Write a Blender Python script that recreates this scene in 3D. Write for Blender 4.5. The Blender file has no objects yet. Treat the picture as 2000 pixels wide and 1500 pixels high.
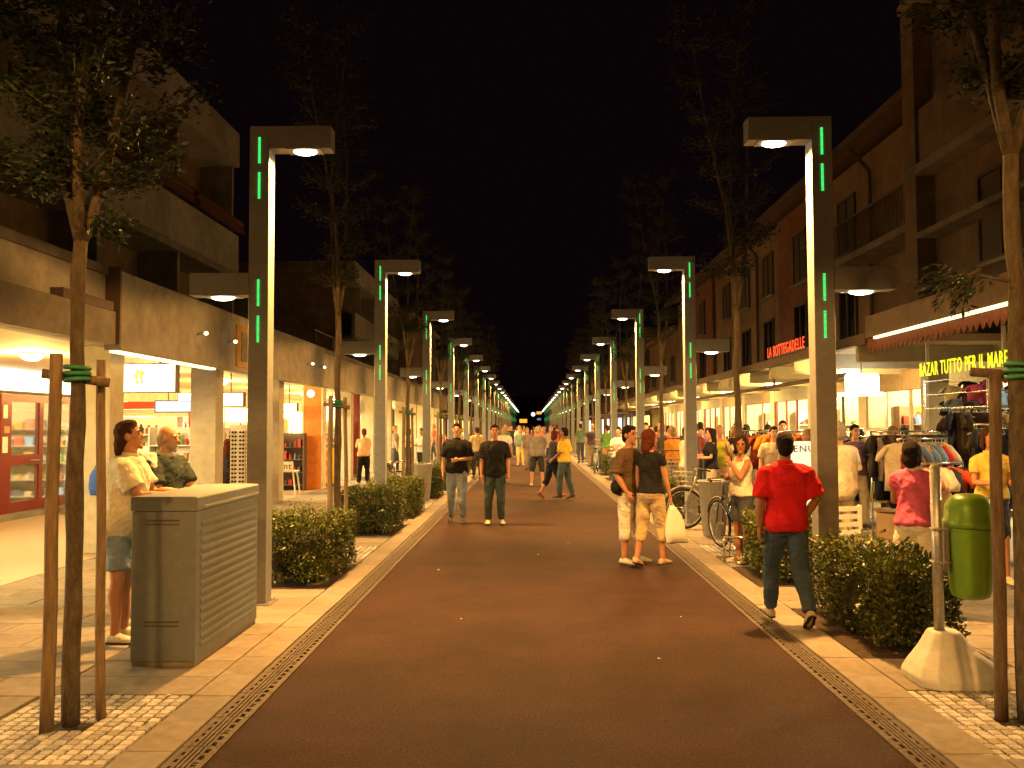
import bpy, math, random
import numpy as np
from mathutils import Vector, Matrix, Euler

R = math.radians
rng = random.Random(7)
nrg = np.random.default_rng(11)
S = bpy.context.scene
COL = S.collection

# ------------------------------------------------------------------ camera, sky, exposure
CAM_H = 1.72
cd = bpy.data.cameras.new('camera')
cam = bpy.data.objects.new('camera', cd)
COL.objects.link(cam)
cd.sensor_width = 36.0
cd.lens = 32.4
cd.clip_start = 0.05
cd.clip_end = 1500
cam.location = (0, 0, CAM_H)
cam.rotation_euler = Euler((R(90 + 2.61), R(0.2), R(1.11)), 'XYZ')
S.camera = cam

w = bpy.data.worlds.new('World')
S.world = w
w.use_nodes = True
bg = w.node_tree.nodes['Background']
bg.inputs['Color'].default_value = (1.0, 0.38, 0.60, 1)
bg.inputs['Strength'].default_value = 0.0026

S.view_settings.view_transform = 'Standard'
S.view_settings.look = 'None'
S.view_settings.exposure = 0.0
S.view_settings.gamma = 1.0
S.render.engine = 'CYCLES'
S.cycles.use_light_tree = True
S.cycles.max_bounces = 6
S.cycles.diffuse_bounces = 2
S.cycles.glossy_bounces = 2
S.cycles.transmission_bounces = 3
S.cycles.sample_clamp_indirect = 4.0
S.cycles.use_denoising = True
S.cycles.caustics_reflective = False
S.cycles.caustics_refractive = False

LAMP_COL = (1.0, 0.46, 0.105)
SHOP_COL = (1.0, 0.63, 0.18)
ROOM_COL = (1.0, 0.80, 0.40)
LAMP_HI = 2000.0
LAMP_WIDE = 800.0
LAMP_LO = 290.0
ARCADE_W = 350.0
ROOM_W = 900.0

# ------------------------------------------------------------------ materials
MATS = {}


def mat(name, col, rough=0.7, var=0.12, scale=6.0, bump=0.0, bscale=40.0, metal=0.0, emit=None, estr=0.0, spec=0.4,
        stretch=None, dirt=0.0, trans=0.0, dscale=None):
    if name in MATS:
        return MATS[name]
    m = bpy.data.materials.new(name)
    m.use_nodes = True
    nt = m.node_tree
    n = nt.nodes
    b = n['Principled BSDF']
    b.inputs['Roughness'].default_value = rough
    b.inputs['Metallic'].default_value = metal
    b.inputs['Specular IOR Level'].default_value = spec
    if trans:
        b.inputs['Transmission Weight'].default_value = trans
    c = (col[0], col[1], col[2], 1)
    b.inputs['Base Color'].default_value = c
    tc = n.new('ShaderNodeTexCoord')
    src = tc.outputs['Object']
    if stretch:
        mp = n.new('ShaderNodeMapping')
        mp.inputs['Scale'].default_value = stretch
        nt.links.new(src, mp.inputs['Vector'])
        src = mp.outputs['Vector']
    if var > 0:
        nz = n.new('ShaderNodeTexNoise')
        nz.inputs['Scale'].default_value = scale
        nz.inputs['Detail'].default_value = 6
        nz.inputs['Roughness'].default_value = 0.65
        nt.links.new(src, nz.inputs['Vector'])
        rp = n.new('ShaderNodeValToRGB')
        lo = [max(0, x * (1 - var * 2)) for x in col]
        hi = [min(1, x * (1 + var * 2)) for x in col]
        rp.color_ramp.elements[0].position = 0.3
        rp.color_ramp.elements[1].position = 0.7
        rp.color_ramp.elements[0].color = (*lo, 1)
        rp.color_ramp.elements[1].color = (*hi, 1)
        nt.links.new(nz.outputs['Fac'], rp.inputs['Fac'])
        out = rp.outputs['Color']
        if dirt > 0:
            n2 = n.new('ShaderNodeTexNoise')
            n2.inputs['Scale'].default_value = dscale or scale * 0.17
            n2.inputs['Detail'].default_value = 8
            n2.inputs['Roughness'].default_value = 0.7
            nt.links.new(src, n2.inputs['Vector'])
            r2 = n.new('ShaderNodeValToRGB')
            r2.color_ramp.elements[0].position = 0.38
            r2.color_ramp.elements[1].position = 0.62
            d = 1 - dirt
            r2.color_ramp.elements[0].color = (d, d, d, 1)
            r2.color_ramp.elements[1].color = (1, 1, 1, 1)
            nt.links.new(n2.outputs['Fac'], r2.inputs['Fac'])
            mx = n.new('ShaderNodeMix')
            mx.data_type = 'RGBA'
            mx.blend_type = 'MULTIPLY'
            mx.inputs['Factor'].default_value = 1.0
            nt.links.new(out, mx.inputs['A'])
            nt.links.new(r2.outputs['Color'], mx.inputs['B'])
            out = mx.outputs['Result']
        nt.links.new(out, b.inputs['Base Color'])
    if bump > 0:
        nb = n.new('ShaderNodeTexNoise')
        nb.inputs['Scale'].default_value = bscale
        nb.inputs['Detail'].default_value = 5
        nt.links.new(src, nb.inputs['Vector'])
        bp = n.new('ShaderNodeBump')
        bp.inputs['Strength'].default_value = bump
        bp.inputs['Distance'].default_value = 0.02
        nt.links.new(nb.outputs['Fac'], bp.inputs['Height'])
        nt.links.new(bp.outputs['Normal'], b.inputs['Normal'])
    if emit:
        b.inputs['Emission Color'].default_value = (*emit, 1)
        b.inputs['Emission Strength'].default_value = estr
    MATS[name] = m
    return m


M_asphalt = mat('asphalt', (0.054, 0.0228, 0.0165), 0.70, 0.45, 60, 1.0, 120, dirt=0.40, dscale=1.1, spec=0.25)
MATS['asphalt'] = M_asphalt


def gum(m, scale, size, gain):
    nt = m.node_tree
    n = nt.nodes
    b = n['Principled BSDF']
    src = b.inputs['Base Color'].links[0].from_socket
    tc = n.new('ShaderNodeTexCoord')
    vo = n.new('ShaderNodeTexVoronoi')
    vo.inputs['Scale'].default_value = scale
    nt.links.new(tc.outputs['Object'], vo.inputs['Vector'])
    rp = n.new('ShaderNodeValToRGB')
    rp.color_ramp.elements[0].position = size * .7
    rp.color_ramp.elements[1].position = size
    rp.color_ramp.elements[0].color = (gain, gain, gain, 1)
    rp.color_ramp.elements[1].color = (1, 1, 1, 1)
    nt.links.new(vo.outputs['Distance'], rp.inputs['Fac'])
    mx = n.new('ShaderNodeMix')
    mx.data_type = 'RGBA'
    mx.blend_type = 'MULTIPLY'
    mx.inputs['Factor'].default_value = 1.0
    nt.links.new(src, mx.inputs['A'])
    nt.links.new(rp.outputs['Color'], mx.inputs['B'])
    nt.links.new(mx.outputs['Result'], b.inputs['Base Color'])


gum(M_asphalt, 1.7, .035, 0.55)
M_slab = mat('paving_concrete', (0.265, 0.24, 0.21), 0.8, 0.10, 9, 0.25, 160, dirt=0.22)
M_slab2 = mat('paving_concrete_warm', (0.24, 0.215, 0.185), 0.8, 0.12, 7, 0.25, 160, dirt=0.25)
M_slab3 = mat('paving_concrete_pale', (0.33, 0.305, 0.27), 0.8, 0.10, 8, 0.25, 160, dirt=0.2)
M_joint = mat('joint_sand', (0.20, 0.18, 0.15), 0.95, 0.25, 30)
M_floor = mat('arcade_terrazzo', (0.42, 0.33, 0.24), 0.45, 0.08, 60, 0.0, dirt=0.12)
M_sett = [mat('sett_%d' % i, c, 0.7, 0.18, 40, 0.5, 60) for i, c in enumerate(
    [(0.50, 0.50, 0.49), (0.42, 0.42, 0.42), (0.58, 0.57, 0.56), (0.34, 0.34, 0.34)])]
M_grate = mat('cast_iron', (0.10, 0.085, 0.075), 0.6, 0.2, 30, 0.3, 90, metal=0.4)
M_dark = mat('channel_void', (0.012, 0.011, 0.010), 0.9, 0.1)
M_soil = mat('soil', (0.045, 0.030, 0.020), 0.95, 0.3, 25, 0.8, 40)
M_conc = mat('facade_concrete', (0.38, 0.355, 0.31), 0.85, 0.10, 3.5, 0.3, 70, dirt=0.35)
M_conc2 = mat('weathered_concrete', (0.27, 0.24, 0.20), 0.85, 0.14, 2.5, 0.3, 70, dirt=0.45)
M_column = mat('column_plaster', (0.42, 0.38, 0.28), 0.8, 0.06, 8, 0.1, 80, dirt=0.15)
M_orange = mat('orange_plaster', (0.62, 0.20, 0.035), 0.75, 0.10, 6, 0.1, 60, dirt=0.15)
M_soffit = mat('soffit_paint', (0.62, 0.50, 0.34), 0.8, 0.05, 5, dirt=0.1)
M_cream = mat('cream_render', (0.60, 0.52, 0.36), 0.85, 0.06, 4, 0.1, 60, dirt=0.15)
M_white = mat('white_paint', (0.78, 0.74, 0.66), 0.6, 0.04, 8)
M_render = mat('ochre_render', (0.26, 0.17, 0.10), 0.9, 0.14, 2.5, 0.2, 60, dirt=0.3)
M_render2 = mat('brown_render', (0.20, 0.145, 0.10), 0.9, 0.14, 2.5, 0.2, 60, dirt=0.3)
M_terra = mat('terracotta_render', (0.20, 0.085, 0.052), 0.9, 0.14, 3, 0.2, 60, dirt=0.25)
M_roof = mat('roof_tile', (0.20, 0.12, 0.08), 0.9, 0.2, 6, 0.5, 20)
M_glass = mat('dark_glass', (0.012, 0.012, 0.014), 0.12, 0.0, spec=0.6)
M_frame = mat('window_frame', (0.09, 0.06, 0.045), 0.6, 0.1, 20)
M_shut = mat('shutter', (0.07, 0.055, 0.045), 0.7, 0.1, 30)
M_redw = mat('dark_red_wood', (0.16, 0.018, 0.014), 0.45, 0.12, 15, 0.1, 40)
M_redp = mat('red_panel', (0.45, 0.05, 0.02), 0.5, 0.08, 10)
M_awn = mat('awning_cloth', (0.10, 0.030, 0.018), 0.9, 0.15, 14, 0.2, 60)
M_pole = mat('lamp_post_paint', (0.27, 0.285, 0.29), 0.55, 0.06, 14, 0.05, 200, metal=0.15)
M_steel = mat('galvanised_steel', (0.42, 0.42, 0.41), 0.4, 0.10, 25, 0.1, 60, metal=0.7)
M_cab = mat('cabinet_polyester', (0.185, 0.215, 0.235), 0.6, 0.05, 18, 0.15, 300)
M_bark = mat('bark', (0.10, 0.078, 0.050), 0.95, 0.25, 22, 0.9, 60, stretch=(1, 1, 0.35))
M_bark2 = mat('limb_bark', (0.092, 0.072, 0.046), 0.95, 0.25, 22, 0.5, 60)
M_stake = mat('stake_wood', (0.22, 0.155, 0.085), 0.8, 0.22, 14, 0.4, 60, stretch=(3, 3, 0.4))
M_stake2 = mat('stake_wood_dark', (0.11, 0.075, 0.045), 0.8, 0.25, 14, 0.4, 60, stretch=(3, 3, 0.4))
M_tie = mat('green_tie', (0.04, 0.22, 0.13), 0.6, 0.1, 30)
M_leaf = [mat('tree_leaf_%d' % i, c, 0.6, 0.2, 3) for i, c in enumerate([(0.015, 0.026, 0.007), (0.011, 0.020, 0.006)])]
M_hleaf = [mat('hedge_leaf_%d' % i, c, 0.38, 0.25, 5, spec=0.5) for i, c in enumerate(
    [(0.085, 0.120, 0.022), (0.050, 0.085, 0.016), (0.125, 0.115, 0.025)])]
M_twig = mat('hedge_twig', (0.020, 0.020, 0.010), 0.9, 0.3, 30)
M_stone = mat('cast_stone', (0.70, 0.72, 0.71), 0.8, 0.06, 12, 0.15, 60, dirt=0.15)
M_binc = mat('bin_concrete', (0.25, 0.23, 0.20), 0.85, 0.12, 30, 0.3, 120)
M_green = mat('green_plastic', (0.165, 0.32, 0.03), 0.35, 0.06, 6, 0.02, 20, dirt=0.15)
M_black = mat('black_rubber', (0.012, 0.012, 0.012), 0.7, 0.1)
M_chrome = mat('chrome', (0.62, 0.62, 0.62), 0.22, 0.04, 20, metal=0.9)
M_maroon = mat('maroon_fabric', (0.16, 0.01, 0.02), 0.7, 0.15, 30)
M_card = mat('cardboard', (0.42, 0.30, 0.17), 0.85, 0.06, 14)
M_plastic_w = mat('white_plastic', (0.78, 0.76, 0.70), 0.45, 0.03, 10)
M_cfas = mat('canopy_brown', (0.075, 0.052, 0.036), 0.8, 0.15, 6, 0.2, 60, dirt=0.3)
M_lint = mat('lintel_board', (0.24, 0.155, 0.08), 0.7, 0.12, 8, 0.1, 40)
M_led = mat('green_led', (0.0, 0.02, 0.0), 0.5, 0, emit=(0.05, 1.0, 0.17), estr=1.5)
M_lens = mat('lamp_lens', (0.9, 0.8, 0.6), 0.5, 0, emit=(1.0, 0.80, 0.55), estr=22.0)
M_lens2 = mat('lamp_lens_low', (0.9, 0.8, 0.6), 0.5, 0, emit=(1.0, 0.80, 0.50), estr=14.0)
M_globe = mat('globe_lamp', (0.9, 0.85, 0.7), 0.5, 0, emit=(1.0, 0.78, 0.42), estr=7.0)
M_signw = mat('lit_sign_white', (0.8, 0.8, 0.8), 0.4, 0, emit=(1.0, 0.97, 0.80), estr=2.2)
M_signb = mat('lit_sign_blue', (0.3, 0.4, 0.6), 0.4, 0, emit=(0.45, 0.62, 1.0), estr=1.0)
M_signy = mat('lit_sign_yellow', (0.7, 0.6, 0.1), 0.4, 0, emit=(1.0, 0.75, 0.18), estr=2.0)
M_neony = mat('neon_yellow', (0.6, 0.6, 0.02), 0.4, 0, emit=(0.95, 1.0, 0.015), estr=1.15)
M_neonr = mat('neon_red', (0.6, 0.05, 0.02), 0.4, 0, emit=(1.0, 0.06, 0.015), estr=1.5)
M_strip = mat('fluorescent_tube', (0.9, 0.85, 0.6), 0.4, 0, emit=(1.0, 0.80, 0.35), estr=3.0)
M_ink = mat('black_ink', (0.015, 0.015, 0.015), 0.7, 0)
M_screen = mat('pane_glass', (0.8, 0.8, 0.78), 0.05, 0, trans=0.95, spec=0.4)


def cloth(col, rough=0.9):
    return mat('cloth_%02x%02x%02x' % tuple(int(max(0, min(1, c)) * 255) for c in col), col, rough, 0.14, 5, 0.75, 26, spec=0.2)


# ------------------------------------------------------------------ mesh builder
def vlen(v):
    return math.sqrt(v[0] ** 2 + v[1] ** 2 + v[2] ** 2)


class MB:
    def __init__(self):
        self.v = []
        self.f = []

    def box(self, x0, x1, y0, y1, z0, z1):
        b = len(self.v)
        self.v += [(x0, y0, z0), (x1, y0, z0), (x1, y1, z0), (x0, y1, z0), (x0, y0, z1), (x1, y0, z1), (x1, y1, z1), (x0, y1, z1)]
        self.f += [(b, b + 3, b + 2, b + 1), (b + 4, b + 5, b + 6, b + 7), (b, b + 1, b + 5, b + 4), (b + 1, b + 2, b + 6, b + 5),
                   (b + 2, b + 3, b + 7, b + 6), (b + 3, b, b + 4, b + 7)]
        return self

    def quad(self, a, b, c, d):
        n = len(self.v)
        self.v += [tuple(a), tuple(b), tuple(c), tuple(d)]
        self.f.append((n, n + 1, n + 2, n + 3))
        return self

    def rings(self, rs, n=12, cap=True, closed=False):
        # rs: list of (center, u, v, ru, rv)
        b = len(self.v)
        for c, u, v, ru, rv in rs:
            for k in range(n):
                t = 2 * math.pi * k / n
                ct, st = math.cos(t) * ru, math.sin(t) * rv
                self.v.append((c[0] + u[0] * ct + v[0] * st, c[1] + u[1] * ct + v[1] * st, c[2] + u[2] * ct + v[2] * st))
        m = len(rs)
        for i in range(m - 1 + (1 if closed else 0)):
            j = (i + 1) % m
            for k in range(n):
                l = (k + 1) % n
                self.f.append((b + i * n + k, b + i * n + l, b + j * n + l, b + j * n + k))
        if cap and not closed:
            for ri, rev in ((0, True), (m - 1, False)):
                idx = [b + ri * n + k for k in range(n)]
                self.f.append(tuple(reversed(idx)) if rev else tuple(idx))
        return self

    def tube(self, pts, rad, n=8, cap=True, round_ends=False):
        pts = [Vector(p) for p in pts]
        if not hasattr(rad, '__len__'):
            rad = [rad] * len(pts)
        rad = list(rad)
        if round_ends:
            d0 = (pts[0] - pts[1]).normalized()
            d1 = (pts[-1] - pts[-2]).normalized()
            r0, r1 = rad[0], rad[-1]
            pts = [pts[0] + d0 * r0 * 0.95, pts[0] + d0 * r0 * 0.6] + pts + [pts[-1] + d1 * r1 * 0.6, pts[-1] + d1 * r1 * 0.95]
            rad = [r0 * 0.3, r0 * 0.8] + rad + [r1 * 0.8, r1 * 0.3]
        rs = []
        prev = None
        for i, p in enumerate(pts):
            a = pts[max(0, i - 1)]
            c = pts[min(len(pts) - 1, i + 1)]
            t = (c - a)
            if t.length < 1e-9:
                t = Vector((0, 0, 1))
            t.normalize()
            if prev is None:
                ref = Vector((0, 0, 1)) if abs(t.z) < 0.9 else Vector((1, 0, 0))
                u = t.cross(ref).normalized()
            else:
                u = (prev - t * prev.dot(t))
                u = u.normalized() if u.length > 1e-6 else t.cross(Vector((1, 0, 0))).normalized()
            prev = u
            v = t.cross(u)
            rs.append((p, u, v, rad[i], rad[i]))
        return self.rings(rs, n, cap)

    def ell(self, c, rx, ry, rz, n=14, m=9, rot=None):
        ax = [Vector((1, 0, 0)), Vector((0, 1, 0)), Vector((0, 0, 1))]
        if rot is not None:
            ax = [rot @ a for a in ax]
        c = Vector(c)
        rs = []
        for i in range(m):
            t = -math.pi / 2 + math.pi * (i + 0.35) / (m - 0.3)
            k = math.cos(t)
            rs.append((c + ax[2] * (rz * math.sin(t)), ax[0], ax[1], rx * k, ry * k))
        return self.rings(rs, n, True)

    def torus(self, c, axis, R0, r, n=28, m=6):
        axis = Vector(axis).normalized()
        ref = Vector((0, 0, 1)) if abs(axis.z) < 0.9 else Vector((1, 0, 0))
        a = axis.cross(ref).normalized()
        b = axis.cross(a)
        c = Vector(c)
        rs = []
        for i in range(n):
            t = 2 * math.pi * i / n
            d = a * math.cos(t) + b * math.sin(t)
            rs.append((c + d * R0, d, axis, r, r))
        return self.rings(rs, m, False, True)

    def prism(self, poly, axis, lo, hi):
        # poly in the two remaining axes (in order), extruded along axis
        b = len(self.v)
        n = len(poly)
        for h in (lo, hi):
            for p, q in poly:
                self.v.append({'x': (h, p, q), 'y': (p, h, q), 'z': (p, q, h)}[axis])
        self.f.append(tuple(range(b + n - 1, b - 1, -1)))
        self.f.append(tuple(range(b + n, b + 2 * n)))
        for i in range(n):
            j = (i + 1) % n
            self.f.append((b + i, b + j, b + n + j, b + n + i))
        return self

    def mesh(self, name, m, smooth=False):
        me = bpy.data.meshes.new(name)
        me.from_pydata(self.v, [], self.f)
        for x in (m if isinstance(m, (list, tuple)) else [m]):
            if x:
                me.materials.append(x)
        if smooth:
            me.polygons.foreach_set('use_smooth', [True] * len(me.polygons))
        me.update()
        return me

    def build(self, name, m, parent=None, world=True, smooth=False, bevel=0.0, auto=None):
        if parent is not None and world:
            L = parent.matrix_world_loc if hasattr(parent, 'matrix_world_loc') else wloc(parent)
            self.v = [(a - L[0], b - L[1], c - L[2]) for a, b, c in self.v]
        o = bpy.data.objects.new(name, self.mesh(name, m, smooth))
        COL.objects.link(o)
        if parent is not None:
            o.parent = parent
        if bevel > 0:
            bv = o.modifiers.new('bevel', 'BEVEL')
            bv.width = bevel
            bv.segments = 2
            bv.limit_method = 'ANGLE'
        return o


def wloc(o):
    L = Vector((0, 0, 0))
    while o is not None:
        L = L + Vector(o.location)
        o = o.parent
    return L


def tag(o, label=None, cat=None, group=None, kind=None):
    if label:
        o['label'] = label
    if cat:
        o['category'] = cat
    if group:
        o['group'] = group
    if kind:
        o['kind'] = kind
    return o


def thing(name, label, cat, loc=(0, 0, 0), rz=0.0, group=None):
    o = bpy.data.objects.new(name, None)
    o.empty_display_size = 0.1
    COL.objects.link(o)
    o.location = loc
    o.rotation_euler = (0, 0, rz)
    return tag(o, label, cat, group)


def copy_tree(o, parent=None):
    c = o.copy()
    COL.objects.link(c)
    c.parent = parent
    for ch in list(o.children):
        copy_tree(ch, c)
    return c


def share(name, me, parent, loc, rz=0, scale=None):
    o = bpy.data.objects.new(name, me)
    COL.objects.link(o)
    o.parent = parent
    o.location = loc
    o.rotation_euler = (0, 0, rz)
    if scale:
        o.scale = scale
    return o


def light(name, kind, loc, energy, col, parent=None, radius=0.1, spot=None, blend=0.4):
    d = bpy.data.lights.new(name, kind)
    d.energy = energy
    d.color = col
    d.shadow_soft_size = radius
    if kind == 'SPOT':
        d.spot_size = spot
        d.spot_blend = blend
    o = bpy.data.objects.new(name, d)
    COL.objects.link(o)
    if parent is not None:
        L = wloc(parent)
        o.location = (loc[0] - L[0], loc[1] - L[1], loc[2] - L[2])
        o.parent = parent
    else:
        o.location = loc
    return o


# ------------------------------------------------------------------ layout numbers (metres)
BAY = 7.3
LXL, LXR = -2.64, 2.80           # lamp lines
LY0, RY0 = 8.98, 8.85            # first lamp of each row
TL0, TR0 = 5.32, 5.45            # first tree of each row
RXL, RXR = -1.66, 1.93           # asphalt edges
DXL, DXR = -1.88, 2.13           # outer edges of drains
KXL, KXR = -2.15, 2.42           # outer edges of border slabs
NB = 24

# ------------------------------------------------------------------ ground, road, drains
g = MB().box(-300, 300, -20, 600, -0.4, -0.08).build('ground', M_conc2)
tag(g, kind='structure')
road = MB()
road.box(RXL, RXR, -4, 230, -0.075, 0.0)
road = tag(road.build('road', M_asphalt), kind='structure')


def grate_mesh(L, Wd):
    m = MB()
    # frame bars along the run, cross ties, and toothed outer rims
    for k, x in enumerate((0.0, 0.30, 0.42, 0.54, 0.66, 0.92)):
        wdt = 0.035 if k in (0, 5) else 0.016
        cx = x * Wd + (wdt / 2 if k == 0 else 0)
        m.box(cx - wdt / 2, cx + wdt / 2, 0.004, L - 0.004, -0.03, 0.006)
    n = 5
    for i in range(n):
        y = (i + 0.5) * L / n
        m.box(0.03, 0.30 * Wd, y - 0.028, y + 0.028, -0.028, 0.004)
        m.box(0.67 * Wd, 0.92 * Wd, y - 0.028 + L / 10, y + 0.012 + L / 10, -0.028, 0.004)
    for y in (0.012, L * 0.5, L - 0.012):
        m.box(0.02, Wd * 0.9, y - 0.008, y + 0.008, -0.029, 0.002)
    return m.mesh('grate', M_grate)


for nm, xa, xb in (('drain_left', DXL, RXL), ('drain_right', RXR, DXR)):
    ch = MB().box(xa, xb, -4, 230, -0.078, -0.05).build(nm, M_dark)
    tag(ch, kind='structure')
    W_ = xb - xa - 0.01
    gm = grate_mesh(0.5, W_)
    y = 4.0
    while y < 40:
        o = share('drain_grate', gm, ch, (xa + 0.005, y, 0.0))
        if nm == 'drain_right':
            o.scale = (-1, 1, 1)
            o.location.x = xb - 0.005
        y += 0.5
    far = MB()
    far.box(xa + 0.01, xb - 0.01, 40, 230, -0.045, 0.002)
    far.build('drain_cover_run', M_grate, ch)

# ------------------------------------------------------------------ pavements
PITS_L = [TL0 + i * BAY for i in range(NB)]
PITS_R = [TR0 + i * BAY for i in range(NB)]
PIT_W, PIT_D = 0.95, 1.22
# planting beds: (y0, y1) on each side, before and after each lamp
BEDS_L = [(LY0 + 0.75, LY0 + 2.5)]
BEDS_R = [(RY0 - 1.98, RY0 - 0.12), (RY0 + 1.02, RY0 + 2.42)]
for i in range(1, 8):
    BEDS_L += [(LY0 + i * BAY - 1.9, LY0 + i * BAY - 0.2), (LY0 + i * BAY + 0.75, LY0 + i * BAY + 2.5)]
    if i > 1:
        BEDS_R += [(RY0 + i * BAY - 1.98, RY0 + i * BAY - 0.2)]
    BEDS_R += [(RY0 + i * BAY + 0.8, RY0 + i * BAY + 2.6)]
BED_XL = (-3.02, -2.16)
BED_XR = (2.43, 3.36)

slab_meshes = {}


def slab_mesh(w, d, m):
    key = (round(w, 3), round(d, 3), m.name)
    if key not in slab_meshes:
        b = MB()
        e = 0.004
        x, y = w / 2 - 0.005, d / 2 - 0.005
        b.rings([((0, 0, 0.0), (1, 0, 0), (0, 1, 0), 1, 1)], 4, False)
        b.v = [(-x, -y, -0.03), (x, -y, -0.03), (x, y, -0.03), (-x, y, -0.03), (-x, -y, -e), (x, -y, -e), (x, y, -e), (-x, y, -e),
               (-x + e, -y + e, 0), (x - e, -y + e, 0), (x - e, y - e, 0), (-x + e, y - e, 0)]
        b.f = []
        for a in (0, 4):
            for k in range(4):
                l = (k + 1) % 4
                b.f.append((a + k, a + l, a + 4 + l, a + 4 + k))
        b.f.append((8, 9, 10, 11))
        slab_meshes[key] = b.mesh('paving_slab', m)
    return slab_meshes[key]


def free(x0, x1, y0, y1, pits, beds, px, bx):
    for p in pits:
        if x1 > px - PIT_W / 2 + 0.01 and x0 < px + PIT_W / 2 - 0.01 and y1 > p - PIT_D / 2 + 0.01 and y0 < p + PIT_D / 2 - 0.01:
            return False
    for a, b in beds:
        if x1 > bx[0] + 0.01 and x0 < bx[1] - 0.01 and y1 > a + 0.01 and y0 < b - 0.01:
            return False
    return True


MS3 = (M_slab, M_slab2, M_slab3)
PZ = 0.014


def lay(side):
    L = side < 0
    nm = 'pavement_left' if L else 'pavement_right'
    xin, xk = (DXL, KXL) if L else (DXR, KXR)
    xout = -5.72 if L else 8.0
    base = MB().box(min(xin, xout), max(xin, xout), -4, 230, -0.078, -0.012).build(nm, M_joint)
    tag(base, kind='structure')
    pits, beds = (PITS_L, BEDS_L) if L else (PITS_R, BEDS_R)
    px = LXL if L else LXR
    bx = BED_XL if L else BED_XR
    rest = MB()
    cnt = 0

    def put(x0, x1, y0, y1):
        nonlocal cnt
        if x1 - x0 < 0.03 or y1 - y0 < 0.03:
            return
        if y0 < 15.0 and cnt < 290:
            m = MS3[rng.choice((0, 0, 0, 0, 0, 0, 1))]
            share('paving_slab', slab_mesh(x1 - x0, y1 - y0, m), base, ((x0 + x1) / 2, (y0 + y1) / 2, PZ + rng.uniform(-0.0015, 0.0015)))
            cnt += 1
        else:
            rest.box(x0 + 0.005, x1 - 0.005, y0 + 0.005, y1 - 0.005, -0.016, PZ)

    # border slabs along the drain
    y = 3.9
    while y < 70:
        put(min(xin, xk), max(xin, xk), y, y + 1.0)
        y += 1.0
    # lamp strip, cut at the pits and beds
    sx0, sx1 = (-3.12, KXL) if L else (KXR, 3.40)
    stops = sorted([(p - PIT_D / 2, p + PIT_D / 2) for p in pits] + list(beds))
    y = 3.9
    for a, b in stops + [(70, 70)]:
        if a > 70:
            break
        n = max(1, round((a - y) / 0.42)) if a > y else 0
        for i in range(n):
            put(sx0, sx1, y + (a - y) * i / n, y + (a - y) * (i + 1) / n)
        # slivers beside the pit or bed
        isp = any(abs(a - (p - PIT_D / 2)) < 1e-6 for p in pits)
        lo, hi = (px - PIT_W / 2, px + PIT_W / 2) if isp else bx
        if lo - sx0 > 0.03:
            put(sx0, lo, a, b)
        if sx1 - hi > 0.03:
            put(hi, sx1, a, b)
        y = max(y, b)
    # main field
    fx0, fx1 = (xout, -3.12) if L else (3.40, xout)
    y, row = 4.6, 0
    dx = 0.86
    while y < 70:
        x = fx0 - (0.43 if row % 2 else 0)
        while x < fx1 - 0.02:
            put(max(x, fx0), min(x + dx, fx1), y, y + 0.43)
            x += dx
        y += 0.43
        row += 1
    if rest.v:
        o = rest.build('paving_slab_field', M_slab, base)
        o['kind'] = 'stuff'
    fr = MB().box(min(xin, xout), max(xin, xout), 70.2, 229, -0.01, PZ).build('far_paving', M_slab2, base)
    return base


pavL = lay(-1)
pavR = lay(1)
arc = tag(MB().box(-14.5, -5.725, -4, 120, -0.078, 0.016).build('arcade_floor', M_floor), kind='structure')
arc2 = tag(MB().box(8.0, 14.5, -4, 120, -0.078, 0.016).build('shop_floor', M_floor), kind='structure')

# setts in the tree pits
sett_me = []
for i in range(6):
    b = MB()
    x, y, e = 0.0288, 0.0318, 0.009
    jx = lambda: rng.uniform(-0.0018, 0.0018)
    t = [(-x, -y), (x, -y), (x, y), (-x, y)]
    b.v = [(p + jx(), q + jx(), -0.02) for p, q in t] + [(p + jx(), q + jx(), 0.0) for p, q in t] + \
          [(p * 0.84 + jx() * .5, q * 0.84 + jx() * .5, 0.007) for p, q in t]
    for a in (0, 4):
        for k in range(4):
            l = (k + 1) % 4
            b.f.append((a + k, a + l, a + 4 + l, a + 4 + k))
    b.f.append((8, 9, 10, 11))
    for m in M_sett:
        sett_me.append(b.mesh('sett', m))


def tree_pit(side, cx, cy, detail):
    b = MB().box(cx - PIT_W / 2 + 0.012, cx + PIT_W / 2 - 0.012, cy - PIT_D / 2 + 0.012, cy + PIT_D / 2 - 0.012, -0.011, -0.002)
    o = b.build('tree_pit', M_soil, pavL if side < 0 else pavR)
    nx, ny = 13, 16
    if not detail:
        r = MB()
    for i in range(nx):
        for j in range(ny):
            x = cx - PIT_W / 2 + (i + 0.5 + rng.uniform(-.03, .03)) * PIT_W / nx
            y = cy - PIT_D / 2 + (j + 0.5 + rng.uniform(-.03, .03)) * PIT_D / ny
            if (x - cx) ** 2 + (y - cy) ** 2 < 0.085 ** 2:
                continue
            if detail:
                s = share('sett', rng.choice(sett_me), o, (x, y, rng.uniform(0.002, 0.006)), rng.uniform(-.04, .04) + rng.choice((0, math.pi)))
            else:
                h = rng.uniform(0.006, 0.014)
                r.box(x - 0.03, x + 0.03, y - 0.034, y + 0.034, -0.004, h)
    if not detail:
        q = r.build('sett_field', M_sett[0], o)
        q['kind'] = 'stuff'


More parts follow.
